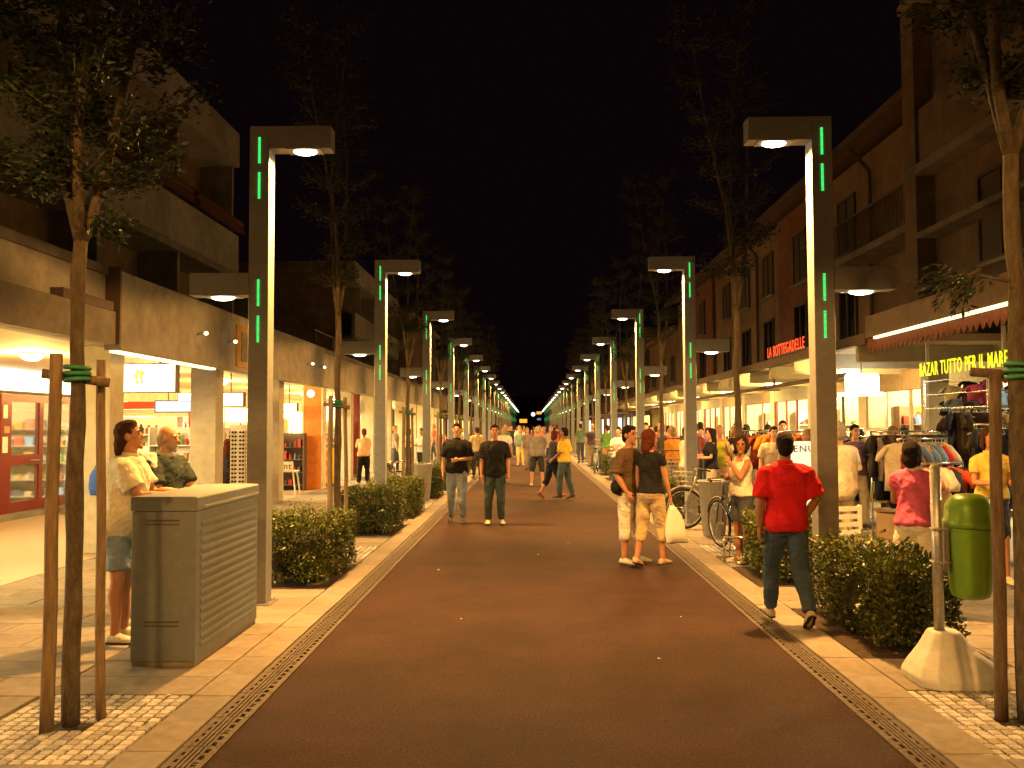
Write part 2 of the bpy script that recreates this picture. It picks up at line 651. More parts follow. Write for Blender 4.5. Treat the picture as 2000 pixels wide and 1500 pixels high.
for i in range(6):
    tree_pit(-1, LXL, PITS_L[i], i < 2)
    tree_pit(1, LXR, PITS_R[i], i < 2)
for (beds, bx, pv) in ((BEDS_L, BED_XL, pavL), (BEDS_R, BED_XR, pavR)):
    for a, b in beds:
        s = MB()
        n = 10
        for i in range(n):
            for j in range(n):
                x0, x1 = [bx[0] + (bx[1] - bx[0]) * (t / n) for t in (i, i + 1)]
                y0, y1 = [a + (b - a) * (t / n) for t in (j, j + 1)]
                hz = lambda x, y: 0.006 + 0.01 * abs(math.sin(x * 13 + y * 7) * math.sin(x * 5 - y * 11))
                s.quad((x0, y0, hz(x0, y0)), (x1, y0, hz(x1, y0)), (x1, y1, hz(x1, y1)), (x0, y1, hz(x0, y1)))
        s.build('planting_bed', M_soil, pv, smooth=True)

# ------------------------------------------------------------------ street lamps


def street_lamp(side, y, first=None):
    # side -1: left row; the high arm reaches over the road, the low arm over the pavement
    cx = LXL if side < 0 else LXR
    t = thing('street_lamp', '', 'street lamp', (cx, y, PZ), 0)
    inn = 1 if side < 0 else -1
    hw = 0.098
    H = 4.66

    def X(a, b):
        return (min(a * inn, b * inn), max(a * inn, b * inn))
    MB().box(-hw, hw, -0.10, 0.10, 0.012, H).build('post', M_pole, t, False, bevel=0.006)
    MB().box(-0.15, 0.15, -0.15, 0.15, 0.0, 0.011).build('base_plate', M_steel, t, False)
    MB().box(-0.062, 0.062, -0.104, -0.1005, 0.42, 0.80).build('access_door', M_pole, t, False, bevel=0.002)
    for bx_, by_ in ((-.125, -.125), (.125, -.125), (-.125, .125), (.125, .125)):
        MB().tube([(bx_, by_, .011), (bx_, by_, .028)], .010, 6).build('anchor_bolt', M_steel, t, False)
    x0, x1 = X(hw + 0.002, hw + 0.60)
    ua = MB().box(x0, x1, -0.10, 0.10, H - 0.225, H - 0.001).build('upper_arm', M_pole, t, False, bevel=0.005)
    x0, x1 = X(-hw - 0.002, -hw - 0.58)
    la = MB().box(x0, x1, -0.10, 0.10, 2.99, 3.21).build('lower_arm', M_pole, t, False, bevel=0.005)
    for arm, ax, az, ml in ((ua, inn * (hw + 0.33), H - 0.225, M_lens), (la, -inn * (hw + 0.28), 2.99, M_lens2)):
        e = MB()
        rs = []
        for k in range(6):
            tt = k / 5 * math.pi / 2
            rs.append(((ax, 0, az - 0.004 - 0.036 * math.sin(tt)), (1, 0, 0), (0, 1, 0), 0.115 * math.cos(tt) + 0.004, 0.08 * math.cos(tt) + 0.003))
        e.rings(rs, 16)
        q = e.build('lens', ml, arm, False, smooth=True)
        rm = MB()
        rm.box(ax - 0.17, ax + 0.17, -0.095, 0.095, az - 0.008, az - 0.001).build('lens_frame', M_steel, arm, False)
    for za, zb in ((4.285, 4.55), (3.935, 4.20), (2.88, 3.145), (2.525, 2.79)):
        s = MB()
        n = 12
        for k in range(n):
            z = za + (zb - za) * (k + 0.5) / n
            s.box(-0.011, 0.011, -0.108, -0.1015, z - 0.0062, z + 0.0062)
        xo = 0.0
        s.build('led_strip', M_led, t, False)
    return t


protoL = street_lamp(-1, LY0)
protoR = street_lamp(1, RY0)
ordw = ['first', 'second', 'third', 'fourth', 'fifth', 'sixth', 'seventh', 'eighth', 'ninth', 'tenth', 'eleventh', 'twelfth', 'thirteenth',
        'fourteenth', 'fifteenth', 'sixteenth', 'seventeenth', 'eighteenth', 'nineteenth', 'twentieth', 'twenty-first', 'twenty-second',
        'twenty-third', 'twenty-fourth', 'twenty-fifth']
lamps = []
for i in list(range(NB)) + [-1, -2]:  # negative bays: unseen pairs added out of view to light camera-facing fronts
    for side, proto, y0, what in ((-1, protoL, LY0, 'the arcade side'), (1, protoR, RY0, 'the bazaar side')):
        o = proto if i == 0 else copy_tree(proto)
        o.location.y = y0 + i * BAY
        lamps.append(o)
        o['group'] = 'street lamps lining the road'
        if i == 0:
            o['label'] = 'square grey lamp post with green light dots beside the %s' % (
                'grey utility cabinet' if side < 0 else 'man in the red polo shirt')
        elif i < 0:
            o['label'] = 'unseen added lamp post %s before the %s' % ('one bay' if i == -1 else 'two bays', 'utility cabinet' if side < 0 else 'green litter bin')
        elif i < 8:
            o['label'] = 'two-armed lamp post with green dots, %s in its row along %s' % (ordw[i], what)
        else:
            o['label'] = 'small distant lamp post with green dots, %s in its row along %s' % (ordw[i], what)
for o in lamps:
    y = o.location.y
    if y < 120:
        inn = 1 if o.location.x < 0 else -1
        kk = 0.15 if 0 < y < 5 else 1.0      # added pair before the cabinet, dimmed so the near ground stays dark
        hx = o.location.x + inn * 0.428
        # the luminaire throws a strong narrow pool and a weak wide spill
        light('road_light', 'SPOT', (hx, y, 4.39), LAMP_HI * kk, LAMP_COL, o, 0.09, R(106), 1.0)
        light('spill_light', 'SPOT', (hx, y, 4.38), LAMP_WIDE, LAMP_COL, o, 0.09, R(164), 0.1)
        light('pavement_light', 'SPOT', (o.location.x - inn * 0.378, y, 2.95), LAMP_LO * kk, LAMP_COL, o, 0.09, R(140), 0.7)

# ------------------------------------------------------------------ buildings, left side
COLX = -5.70
ARC_TOP = 3.85
ARC_BOT = 2.80


def window(parent, x, y0, y1, z0, z1, side, shut=False):
    # set into a wall facing the street; side=-1 wall on the left (faces +x)
    d = 1 if side < 0 else -1
    X = lambda a, b: (min(x + a * d, x + b * d), max(x + a * d, x + b * d))
    f = MB()
    t = 0.07
    a, b = X(0.004, 0.07)
    f.box(a, b, y0, y1, z0, z0 + t).box(a, b, y0, y1, z1 - t, z1)
    f.box(a, b, y0, y0 + t, z0 + t, z1 - t).box(a, b, y1 - t, y1, z0 + t, z1 - t)
    f.box(a, b, (y0 + y1) / 2 - 0.03, (y0 + y1) / 2 + 0.03, z0 + t, z1 - t)
    fr = f.build('window', M_frame, parent)
    a, b = X(0.012, 0.03)
    for u0, u1 in ((y0 + t + 0.002, (y0 + y1) / 2 - 0.032), ((y0 + y1) / 2 + 0.032, y1 - t - 0.002)):
        MB().box(a, b, u0, u1, z0 + t + 0.002, z1 - t - 0.002).build('pane', M_glass if not shut else M_shut, fr)
    a, b = X(0.0, 0.16)
    MB().box(a, b, y0 - 0.08, y1 + 0.08, z0 - 0.06, z0 - 0.003).build('sill', M_conc, fr)
    return fr


def arcade(y0, y1, label, cols, orange=()):
    t = thing('arcade_building', label, 'building', (-8, (y0 + y1) / 2, 0))
    MB().box(-5.76, -5.60, y0, y1, ARC_BOT, ARC_TOP - 0.12).build('fascia', M_conc, t)
    MB().box(-5.80, -5.56, y0, y1, ARC_TOP - 0.117, ARC_TOP).build('coping', M_conc2, t)
    MB().box(-12.8, -5.763, y0, y1, 2.84, 2.99).build('soffit', M_soffit, t)
    for y in cols:
        if y0 <= y < y1:
            mm = M_orange if y in orange else M_column
            c = MB().box(COLX - 0.47, COLX, y, y + 0.42, 0.0165, 2.838).build('column', mm, t, bevel=0.012)
            if y in orange:
                MB().box(COLX - 0.52, COLX - 0.473, y - 0.01, y + 0.43, 0.0165, 2.83).box(
                    COLX + 0.003, COLX + 0.05, y - 0.01, y + 0.43, 0.0165, 2.83).build('corner_bead', M_cream, c)
    return t


COLS = [8.2 + 4.22 * i for i in range(0, 14)]
OR = (COLS[4],)
A1 = arcade(-3.0, 26.9, 'long concrete arcade with terrace and balconies above the sunglasses shop', COLS, OR)
A2 = arcade(26.93, 62.0, 'far arcade building with stepped balcony storeys beyond the orange pillar', COLS, OR)


def upper_left(t, y0, y1, zr, seed):
    r = random.Random(seed)
    FX = -8.6
    WX = -9.7
    MB().box(-17.0, WX, y0, y1, 2.992, zr).build('upper_wall', M_render, t)
    # balcony parapet bands
    MB().box(WX + 0.002, FX, y0, y1, 6.05, 6.22).build('balcony_slab', M_conc2, t)
    MB().box(FX - 0.13, FX + 0.02, y0, y1, 6.223, 7.34).build('balcony_parapet', M_conc, t)
    MB().box(WX + 0.002, FX + 0.02, y0, y1, zr - 1.0, zr).build('roof_parapet', M_conc, t)
    y = y1 - 0.16
    while y > y0:
        p = MB().box(WX + 0.003, FX - 0.14, y, y + 0.14, 6.223, zr - 1.003)
        p.build('party_fin', M_conc2, t)
        MB().box(WX + 0.003, FX - 0.10, y, y + 0.14, 2.992, 6.047).build('party_fin', M_conc2, t)
        y -= 4.22
    y = y1 - 3.6
    while y > y0 + 0.5:
        window(t, WX, y, y + 1.5, 6.4, 8.6, -1)
        window(t, WX, y + 1.9, y + 2.9, 7.2, 8.6, -1, True)
        window(t, WX, y, y + 1.5, 3.1, 5.3, -1)
        window(t, WX, y + 1.9, y + 2.9, 4.0, 5.3, -1, True)
        y -= 4.22


upper_left(A1, -3.0, 26.85, 10.4, 1)
upper_left(A2, 45.0, 60.0, 9.9, 2)
# terrace clutter: folded dark-red awning rolls along the balcony parapet
for a, b in ((15.0, 19.0), (19.3, 22.6), (22.9, 26.6)):
    q = MB()
    q.tube([(-8.42, a, 7.62), (-8.42, b, 7.62)], 0.09, 10)
    q.prism([(-8.5, 7.36), (-8.30, 7.30), (-8.34, 7.5), (-8.5, 7.56)], 'y', a + 0.05, b - 0.05)
    q.build('awning_roll', M_awn, A1)
# panel projecting from the fascia
MB().box(-5.597, -5.42, 12.05, 24.2, 2.745, 3.80).build('fascia_panel', M_conc, A1, bevel=0.01)
MB().box(-5.60, -5.40, 12.0, 12.046, 2.74, 3.84).build('panel_end', M_frame, A1)
MB().box(-5.598, -5.43, 8.2, 11.95, 2.80, 3.24).build('fascia_panel', M_conc2, A1, bevel=0.01)
MB().box(-5.598, -5.44, 10.6, 11.9, 3.245, 3.36).build('cable_box', M_frame, A1)
MB().box(-5.44, -5.398, 16.85, 18.35, 2.84, 3.62).build('sign_frame', mat('ochre_frame', (0.40, 0.22, 0.05), 0.7, 0.1, 10), A1)
MB().box(-5.396, -5.386, 17.1, 18.1, 2.95, 3.5).build('sign_plate', M_conc2, A1)
tube = MB().box(-5.58, -5.46, 12.1, 15.9, 2.712, 2.742).build('fascia_light_strip', M_strip, A1)
for y in (14.9, 16.4, 22.3, 23.6):
    b = MB().tube([(-5.59, y, 3.20), (-5.30, y, 3.26)], 0.02, 6)
    s = b.build('spot_bracket', M_steel, A1)
    MB().ell((-5.28, y, 3.25), 0.035, 0.035, 0.03).build('bulb', M_globe, s, smooth=True)
# terrace railing fragment
rl = MB()
for y in (24.4, 25.5, 26.6):
    rl.tube([(-5.7, y, 3.84), (-5.7, y, 4.30)], 0.018, 6)
rl.tube([(-5.7, 24.2, 4.30), (-5.7, 26.8, 4.30)], 0.02, 6)
rl.build('terrace_rail', M_frame, A1)

# ground-floor shop wall, left: piers, openings with rooms behind
SWX = -9.9


def shop_left(t, ya, yb, kind, seed):
    r = random.Random(seed)
    # room shell
    MB().box(-12.8, -12.65, ya, yb, 0.017, 2.838).build('shop_back_wall', M_white, t)
    MB().box(-12.648, SWX, yb - 0.12, yb, 0.017, 2.838).build('shop_side_wall', M_cream, t)
    MB().box(SWX - 0.1, SWX + 0.003, ya, yb, 2.36, 2.837).build('shop_lintel', M_cream, t)


shops_left = []
yy = 4.0
bounds = [4.0, 12.2, 16.9, 21.2, 25.5, 29.8, 34.0, 38.2, 42.4, 46.6, 50.8, 55.0, 60.0]
for i in range(len(bounds) - 1):
    t = A1 if bounds[i + 1] < 27 else A2
    shop_left(t, bounds[i] + 0.01, bounds[i + 1], i, i)

# arcade ceiling lamps (lit dome fixtures)
dome = MB()
rs = []
for k in range(7):
    tt = k / 6 * math.pi / 2
    rs.append(((0, 0, -0.01 - 0.11 * math.sin(tt)), (1, 0, 0), (0, 1, 0), 0.17 * math.cos(tt) + 0.004, 0.17 * math.cos(tt) + 0.004))
dome.rings(rs, 18)
dome_me = dome.mesh('diffuser', M_globe, True)
ring_me = MB().torus((0, 0, -0.012), (0, 0, 1), 0.175, 0.012, 20, 6).mesh('rim', M_steel, True)
k = 0
for i in range(12):
    y = 9.4 + 4.22 * i
    lx = -7.45
    t = thing('ceiling_lamp', 'round dome lamp on the arcade ceiling, bay %s from the red-framed door' % ordw[i], 'ceiling lamp', (lx, y, 2.838),
              group='dome lamps under the arcade')
    share('diffuser', dome_me, t, (0, 0, 0))
    share('rim', ring_me, t, (0, 0, 0))
    light('dome_light', 'POINT', (lx, y, 2.52), ARCADE_W, SHOP_COL, t, 0.14)
for i in range(len(bounds) - 1):
    ym = (bounds[i] + bounds[i + 1]) / 2
    ln = min(2.6, bounds[i + 1] - bounds[i] - 1.2)
    t = thing('strip_light', 'fluorescent strip light inside shop room %s along the arcade' % ordw[i], 'strip light', (-11.3, ym, 2.838),
              group='strip lights inside the arcade shops')
    MB().box(-0.06, 0.06, -ln / 2, ln / 2, -0.05, -0.001).build('housing', M_white, t, False)
    MB().box(-0.04, 0.04, -ln / 2 + 0.03, ln / 2 - 0.03, -0.075, -0.051).build('tube', M_strip, t, False)
    light('strip_glow', 'POINT', (-11.3, ym, 2.45), ROOM_W * 2.6, ROOM_COL, t, 0.2)

# red framed glass door of the first shop, set in the wall line
d = thing('shop_door', 'dark red framed glass double door with notices at the arcade', 'door', (SWX, 17, 0.017))
y0, y1, zt = 14.6, 21.0, 2.36
f = MB()
xa, xb = SWX - 0.05, SWX + 0.05
f.box(xa, xb, 17.0, 17.35, 0.03, zt - 0.003)
f.box(xa + .002, xb - .002, 17.35, 21.0, 2.22, zt - 0.003)
f.box(xa + .002, xb - .002, 17.35, 21.0, 0.03, 0.30)
f.box(xa + .001, xb - .001, 18.35, 18.5, 0.301, 2.219)
f.box(xa + .001, xb - .001, 19.7, 19.85, 0.301, 2.219)
f.box(xa + .003, xb - .003, 17.35, 18.35, 1.0, 1.2)
f.build('door_frame', M_redw, d)
for a, b in ((17.352, 18.348), (18.502, 19.698), (19.852, 20.998)):
    MB().box(SWX - 0.006, SWX + 0.006, a, b, 0.302, 2.218).build('pane', M_screen, d)
MB().tube([(SWX + 0.09, 18.30, 1.08), (SWX + 0.09, 17.95, 1.08)], 0.015, 6).build('handle', M_steel, d)
for (a, b, z0_, z1_, mm) in ((17.06, 17.2, 1.9, 2.15, M_white), (17.1, 17.28, 1.62, 1.75, M_card), (17.05, 17.22, 1.25, 1.55, M_white)):
    MB().box(xb + 0.002, xb + 0.008, a, b, z0_, z1_).build('notice', mm, d)
MB().box(SWX - 0.1, SWX + 0.35, 14.0, 21.0, 0.017, 0.10).build('door_step', M_slab2, d)
# orange and white wall portions beside the door
wl = thing('orange_wall', 'bright orange shop front pier beside the red framed door', 'wall', (SWX, 15, 0.017))
MB().box(SWX - 0.1, SWX, 12.3, 16.95, 0.105, 2.357).build('pier', mat('saffron_paint', (0.75, 0.33, 0.02), 0.7, 0.05), wl)

# wall sign above the door
s = thing('shop_sign', 'long white lit sign band above the red framed door', 'sign', (SWX + 0.05, 18.0, 2.4))
MB().box(SWX + 0.006, SWX + 0.16, 13.0, 20.9, 2.42, 2.83).build('light_box', M_signw, s)
MB().box(SWX + 0.008, SWX + 0.17, 13.0, 20.9, 2.385, 2.417).build('edge_trim', M_frame, s)


def hang_sign(label, x0, x1, y, z0, z1, m, extra=None):
    t = thing('hanging_sign', label, 'sign', ((x0 + x1) / 2, y, z0))
    MB().box(x0, x1, y, y + 0.14, z0, z1).build('light_box', m, t)
    e = 0.018
    fr = MB()
    fr.box(x0 - e, x1 + e, y - 0.012, y + 0.152, z1 + 0.001, z1 + e).box(x0 - e, x1 + e, y - 0.012, y + 0.152, z0 - e, z0 - 0.001)
    fr.box(x0 - e, x0 - 0.001, y - 0.012, y + 0.152, z0, z1).box(x1 + 0.001, x1 + e, y - 0.012, y + 0.152, z0, z1)
    fr.build('box_frame', M_frame, t)
    rd = MB()
    for q in (0.2, 0.8):
        xx = x0 + (x1 - x0) * q
        rd.tube([(xx, y + 0.07, z1 + e), (xx, y + 0.07, 2.84)], 0.012, 6)
    rd.build('hanger', M_frame, t)
    return t


sg = hang_sign('white lit hanging sign with a small coloured flower logo', -7.15, -5.76, 14.85, 2.30, 2.74, M_signw)
# flower logo: dots of yellow, green and blue
pet = [(0.05, 0.07, (0.9, 0.75, 0.05)), (-0.02, 0.09, (0.85, 0.65, 0.05)), (-0.05, 0.02, (0.55, 0.65, 0.08)), (0.03, 0.00, (0.9, 0.8, 0.2)),
       (-0.03, -0.07, (0.35, 0.55, 0.15)), (0.05, -0.08, (0.15, 0.35, 0.8)), (0.10, -0.02, (0.6, 0.75, 0.95))]
for j, (dx, dz, c) in enumerate(pet):
    pm = mat('petal_%d' % j, c, 0.5, 0, emit=c, estr=0.12)
    MB().rings([((-6.35 + dx, 14.843, 2.53 + dz), (1, 0, 0.3), (-0.3, 0, 1), 0.03, 0.046), ((-6.35 + dx, 14.849, 2.53 + dz), (1, 0, 0.3), (-0.3, 0, 1), 0.03, 0.046)],
               12).build('logo_petal', pm, sg)
hang_sign('blue-white lit panel hanging behind the flower-logo sign', -7.2, -6.1, 17.6, 2.02, 2.22, M_signb)
hang_sign('white lit sign between the second and third columns', -7.3, -5.95, 19.0, 2.16, 2.42, M_signw)
hang_sign('square lit sign with pale border beside the orange pillar', -6.6, -6.12, 22.6, 2.38, 2.68, M_signy)
hang_sign('low white lit sign behind the orange pillar', -7.2, -6.15, 24.2, 2.13, 2.33, M_signw)
hang_sign('white lit sign past the orange pillar', -6.95, -6.05, 28.9, 2.12, 2.50, M_signw)
hang_sign('bluish lit sign near the dark red pillars', -6.9, -6.2, 33.2, 2.25, 2.62, M_signb)
hang_sign('bright lit sign over the far cream arcade shop', -6.8, -6.1, 40.2, 2.3, 2.6, M_signy)

# dark red and brown pillars deeper in the far arcade
for lab, x, y, mm in (('slim dark red pillar under the far arcade', -5.9, 30.6, M_redw), ('dark red painted pillar beside the woman in the floral top', -6.0, 34.4, M_redp)):
    t = thing('pillar', lab, 'pillar', (x, y, 0.017))
    MB().box(x - 0.2, x + 0.2, y, y + 0.35, 0.017, 2.835).build('shaft', mm, t, bevel=0.01)
    MB().box(x - 0.24, x + 0.24, y - 0.04, y + 0.39, 0.0175, 0.14).build('plinth', M_conc2, t)

# globe lamp on the orange pillar
t = thing('globe_lamp', 'round globe lamp glowing on the orange pillar', 'lamp', (-5.95, COLS[4] - 0.2, 2.35))
MB().ell((-5.95, COLS[4] - 0.16, 2.62), 0.10, 0.10, 0.10).build('globe', M_globe, t, smooth=True)
MB().tube([(-5.95, COLS[4] - 0.002, 2.62), (-5.95, COLS[4] - 0.08, 2.62)], 0.04, 8).build('bracket', M_steel, t)
light('globe_glow', 'POINT', (-5.95, COLS[4] - 0.30, 2.62), 10, SHOP_COL, t, 0.08)

# ------------------------------------------------------------------ buildings, right side
CEX = 5.4
nb = thing('corner_block', 'tall dark apartment block standing over the bazaar awning', 'building', (10, 10, 0))
MB().box(7.4, 16, -2, 17.3, 3.5, 14.5).build('wall', M_render2, nb)
MB().box(7.0, 7.398, -2, 17.3, 6.25, 6.42).build('balcony_slab', M_conc2, nb)
MB().box(6.98, 7.1, -2, 16.4, 6.423, 7.35).build('balcony_parapet', M_render2, nb)
MB().box(7.0, 7.398, -2, 17.3, 9.45, 9.62).build('balcony_slab', M_conc2, nb)
MB().box(6.98, 7.1, -2, 16.4, 9.623, 10.5).build('balcony_parapet', M_render2, nb)
for y in (6.5, 10.2, 13.6):
    for z in (4.2, 7.4, 10.6):
        window(nb, 7.4, y, y + 1.5, z + 0.1, z + 1.6, 1, True)
MB().box(7.05, 7.395, 16.75, 17.28, 3.5, 14.0).build('corner_pier', M_render2, nb)
MB().box(6.95, 7.39, 12.5, 16.5, 5.05, 5.15).build('cornice', M_conc2, nb)

mb = thing('terrace_house', 'long low-roofed house row with terracotta panels and downpipes above the canopy', 'building', (10, 35, 0))
MB().box(8.4, 16, 17.35, 52, 3.45, 8.45).build('wall', M_render, mb)
MB().prism([(7.75, 8.50), (16.5, 11.2), (16.5, 11.4), (7.75, 8.72)], 'y', 17.35, 52.6).build('roof', M_roof, mb)
MB().box(7.70, 7.749, 17.4, 52.5, 8.46, 8.66).build('gutter', M_frame, mb)
for a, b in ((26.0, 30.5), (41.5, 47.0)):
    MB().box(8.25, 8.397, a, b, 3.46, 8.44).build('terracotta_bay', M_terra, mb)
for y in (22.4, 33.6, 44.6):
    MB().tube([(8.30, y, 3.5), (8.30, y, 7.9), (7.85, y, 8.45)], 0.055, 8).build('downpipe', M_frame, mb, smooth=True)
for y in (19.0, 23.6, 31.6, 35.0, 38.4, 48.2):
    window(mb, 8.4, y, y + 1.3, 6.2, 7.7, 1, True)
    window(mb, 8.4, y, y + 1.3, 3.6, 5.4, 1)
for y in (27.3, 43.2):
    window(mb, 8.25, y, y + 1.3, 6.0, 7.6, 1, True)
    window(mb, 8.25, y, y + 1.3, 3.6, 5.4, 1)
MB().box(7.6, 8.398, 17.4, 25.8, 5.62, 5.78).build('balcony_slab', M_conc2, mb)
bp = MB()
for y in np.arange(17.6, 25.8, 0.14):
    bp.box(7.63, 7.65, y, y + 0.02, 5.783, 6.6)
bp.box(7.61, 7.67, 17.4, 25.8, 6.6, 6.65)
bp.build('balcony_rail', M_frame, mb)
for i, (y0, y1, h) in enumerate(((53.0, 66, 7.2), (67, 86, 8.6), (87, 112, 7.8), (113, 150, 9.0))):
    t = thing('far_house', '%s house beyond the terracotta row on the bazaar side' % ordw[i], 'building', (10, y0, 0), group='far houses of the bazaar side')
    MB().box(8.6 - 0.2 * (i % 2), 17, y0, y1, 0.0, h).build('wall', (M_render, M_render2)[i % 2], t)
    MB().box(8.2, 17.3, y0 - 0.3, y1 + 0.3, h, h + 0.25).build('roof', M_roof, t)
    for y in np.arange(y0 + 1.5, y1 - 2, 4.2):
        window(t, 8.6 - 0.2 * (i % 2), y, y + 1.4, 4.3, 5.9, 1, True)
for i, (y0, y1, h) in enumerate(((63, 82, 9.5), (83.5, 108, 8.4), (110, 150, 9.4))):
    t = thing('far_house', '%s house beyond the far arcade' % ordw[i], 'building', (-10, y0, 0), group='far houses past the arcade')
    MB().box(-17, -8.4 + 0.25 * (i % 2), y0, y1, 0.0, h).build('wall', (M_render2, M_render)[i % 2], t)
    MB().box(-17.2, -8.0, y0 - 0.3, y1 + 0.3, h, h + 0.25).build('roof', M_roof, t)
    for y in np.arange(y0 + 1.5, y1 - 2, 4.2):
        window(t, -8.4 + 0.25 * (i % 2), y, y + 1.4, 4.3, 5.9, -1, True)
# lit shop fronts on the far houses, with awnings
k = 0
for side, y0, y1 in ((-1, 63, 150), (1, 61, 150)):
    y = y0 + 1.0
    j = 0
    while y < y1:
        wd = rng.uniform(2.2, 3.6)
        x = side * 8.12
        t = thing('lit_shop', '%s lit shop front past the %s' % (ordw[j % 25], 'far arcade' if side < 0 else 'long canopy'), 'shop front', (x, y, 0),
                  group='lit shop fronts far along the street')
        a, b = sorted((side * 8.05, side * 8.14))
        MB().box(a, b, y, y + wd, 0.5, 2.4).build('window', (M_signw, M_signy, M_strip)[rng.choice((0, 1, 1))], t)
        fr = MB()
        a2, b2 = sorted((side * 8.03, side * 8.15))
        fr.box(a2, b2, y - 0.1, y - 0.002, 0.0, 2.5).box(a2, b2, y + wd + 0.002, y + wd + 0.1, 0.0, 2.5).box(a2, b2, y, y + wd, 2.402, 2.5)
        fr.box(a2, b2, y, y + wd, 0.02, 0.498)
        fr.build('frame', M_frame, t)
        a3, b3 = sorted((side * 6.6, side * 8.02))
        MB().box(a3, b3, y - 0.2, y + wd + 0.2, 2.75, 2.82).build('awning', M_awn if j % 2 else M_cream, t)
        y += wd + rng.uniform(2.2, 5.0)
        j += 1
        k += 1

# canopy along the right
cn = thing('canopy', 'long dark shop canopy with pale ribs under the red neon letters', 'canopy', (6.6, 35, 0))
MB().box(CEX, CEX + 0.14, 14.9, 60, 3.03, 3.20).build('fascia', M_cfas, cn)
MB().box(CEX + 0.143, 8.6, 14.9, 60, 3.06, 3.18).build('deck', M_soffit, cn)
y = 15.6
while y < 60:
    MB().box(CEX + 0.15, 7.8, y, y + 0.14, 2.78, 3.058).build('rib', M_column, cn)
    y += 1.9
MB().tube([(5.95, 17.4, 2.66), (5.95, 58, 2.66)], 0.045, 8).build('awning_roller', M_frame, cn, smooth=True)
for y in np.arange(18.5, 58, 4.0):
    MB().box(5.93, 5.97, y, y + 0.05, 2.7, 3.058).build('roller_bracket', M_frame, cn)
# shop wall right: piers and lit rooms
RWX = 7.8
bd = [9.0, 13.2, 17.4, 21.6, 25.6, 29.6, 33.6, 37.6, 41.6, 45.6, 49.6, 53.6, 58.0]
for i in range(len(bd) - 1):
    a, b = bd[i], bd[i + 1]
    t = thing('shop_room', '%s shop opening from the bazaar end, with cream piers' % ordw[i], 'shop', (RWX, a, 0.017), group='shops behind the canopy')
    MB().box(RWX, RWX + 0.35, a + 0.005, a + 0.45, 0.0175, 3.055).build('pier', M_cream if i else M_column, t)
    MB().box(RWX + 0.003, RWX + 0.2, a + 0.452, b, 2.45, 3.054).build('lintel', (M_lint, M_column, M_lint)[i % 3], t)
    MB().box(11.2, 11.35, a, b, 0.0175, 3.055).build('back_wall', M_cream, t)
    MB().box(RWX + 0.352, 11.19, a + 0.005, a + 0.12, 0.0175, 3.055).build('side_wall', M_cream, t)
    MB().box(RWX + 0.21, 11.19, a + 0.125, b - 0.002, 2.95, 3.05).build('ceiling', M_white, t)
    # glazed frame
    fr = MB()
    m1 = a + 0.455
    for q in (0.0, 0.36, 0.68, 1.0):
        yq = m1 + (b - m1 - 0.06) * q
        fr.box(RWX + 0.05, RWX + 0.11, yq, yq + 0.06, 0.0175, 2.448)
    fr.build('door_frame', (M_frame, M_redw, M_column)[i % 3], t)
    light('room_glow', 'POINT', (9.3, (a + b) / 2, 2.6), ROOM_W * 1.05, ROOM_COL, t, 0.25)
    MB().box(8.9, 9.0, a + 1.0, b - 0.8, 2.90, 2.947).build('ceiling_tube', M_strip, t)
    # counter and shelves with goods block
    sh = MB()
    for z in (0.5, 1.0, 1.5, 2.0):
        sh.box(10.75, 11.19, a + 0.6, b - 0.4, z, z + 0.03)
    sh.build('shelf', M_white, t)
# hanging lamps along the canopy
for i, y in enumerate(np.arange(18.6, 56, 5.7)):
    t = thing('canopy_lamp', 'shallow white lamp under the canopy, %s from the bazaar' % ordw[i], 'lamp', (6.4, y, 3.05), group='lamps under the canopy')
    b = MB()
    b.rings([((0, 0, -0.20), (1, 0, 0), (0, 1, 0), 0.02, 0.02), ((0, 0, -0.22), (1, 0, 0), (0, 1, 0), 0.19, 0.19), ((0, 0, -0.28), (1, 0, 0), (0, 1, 0), 0.21, 0.21),
             ((0, 0, -0.31), (1, 0, 0), (0, 1, 0), 0.1, 0.1)], 16)
    b.build('shade', M_globe, t, False, smooth=True)
    MB().tube([(0, 0, -0.2), (0, 0, 0.008)], 0.012, 6).build('rod', M_steel, t, False)
    light('canopy_glow', 'POINT', (6.4, y, 2.5), ARCADE_W * 0.75, SHOP_COL, t, 0.12)

# glowing white box sign hanging under the canopy edge
t = thing('hanging_sign', 'overexposed white glowing box sign hanging by the bazaar awning', 'sign', (6.1, 17.0, 2.2))
MB().box(5.82, 6.40, 16.95, 17.15, 2.32, 2.66).build('light_box', mat('bright_box', (0.9, 0.9, 0.9), 0.4, 0, emit=(1, 0.96, 0.78), estr=6.0), t, bevel=0.04)
MB().box(5.70, 6.46, 16.93, 17.17, 2.25, 2.317).build('base_tray', mat('bright_tray', (0.9, 0.9, 0.9), 0.4, 0, emit=(1, 0.96, 0.78), estr=3.0), t)
MB().tube([(6.1, 17.05, 2.66), (6.1, 17.05, 3.05)], 0.015, 6).build('hanger', M_steel, t)

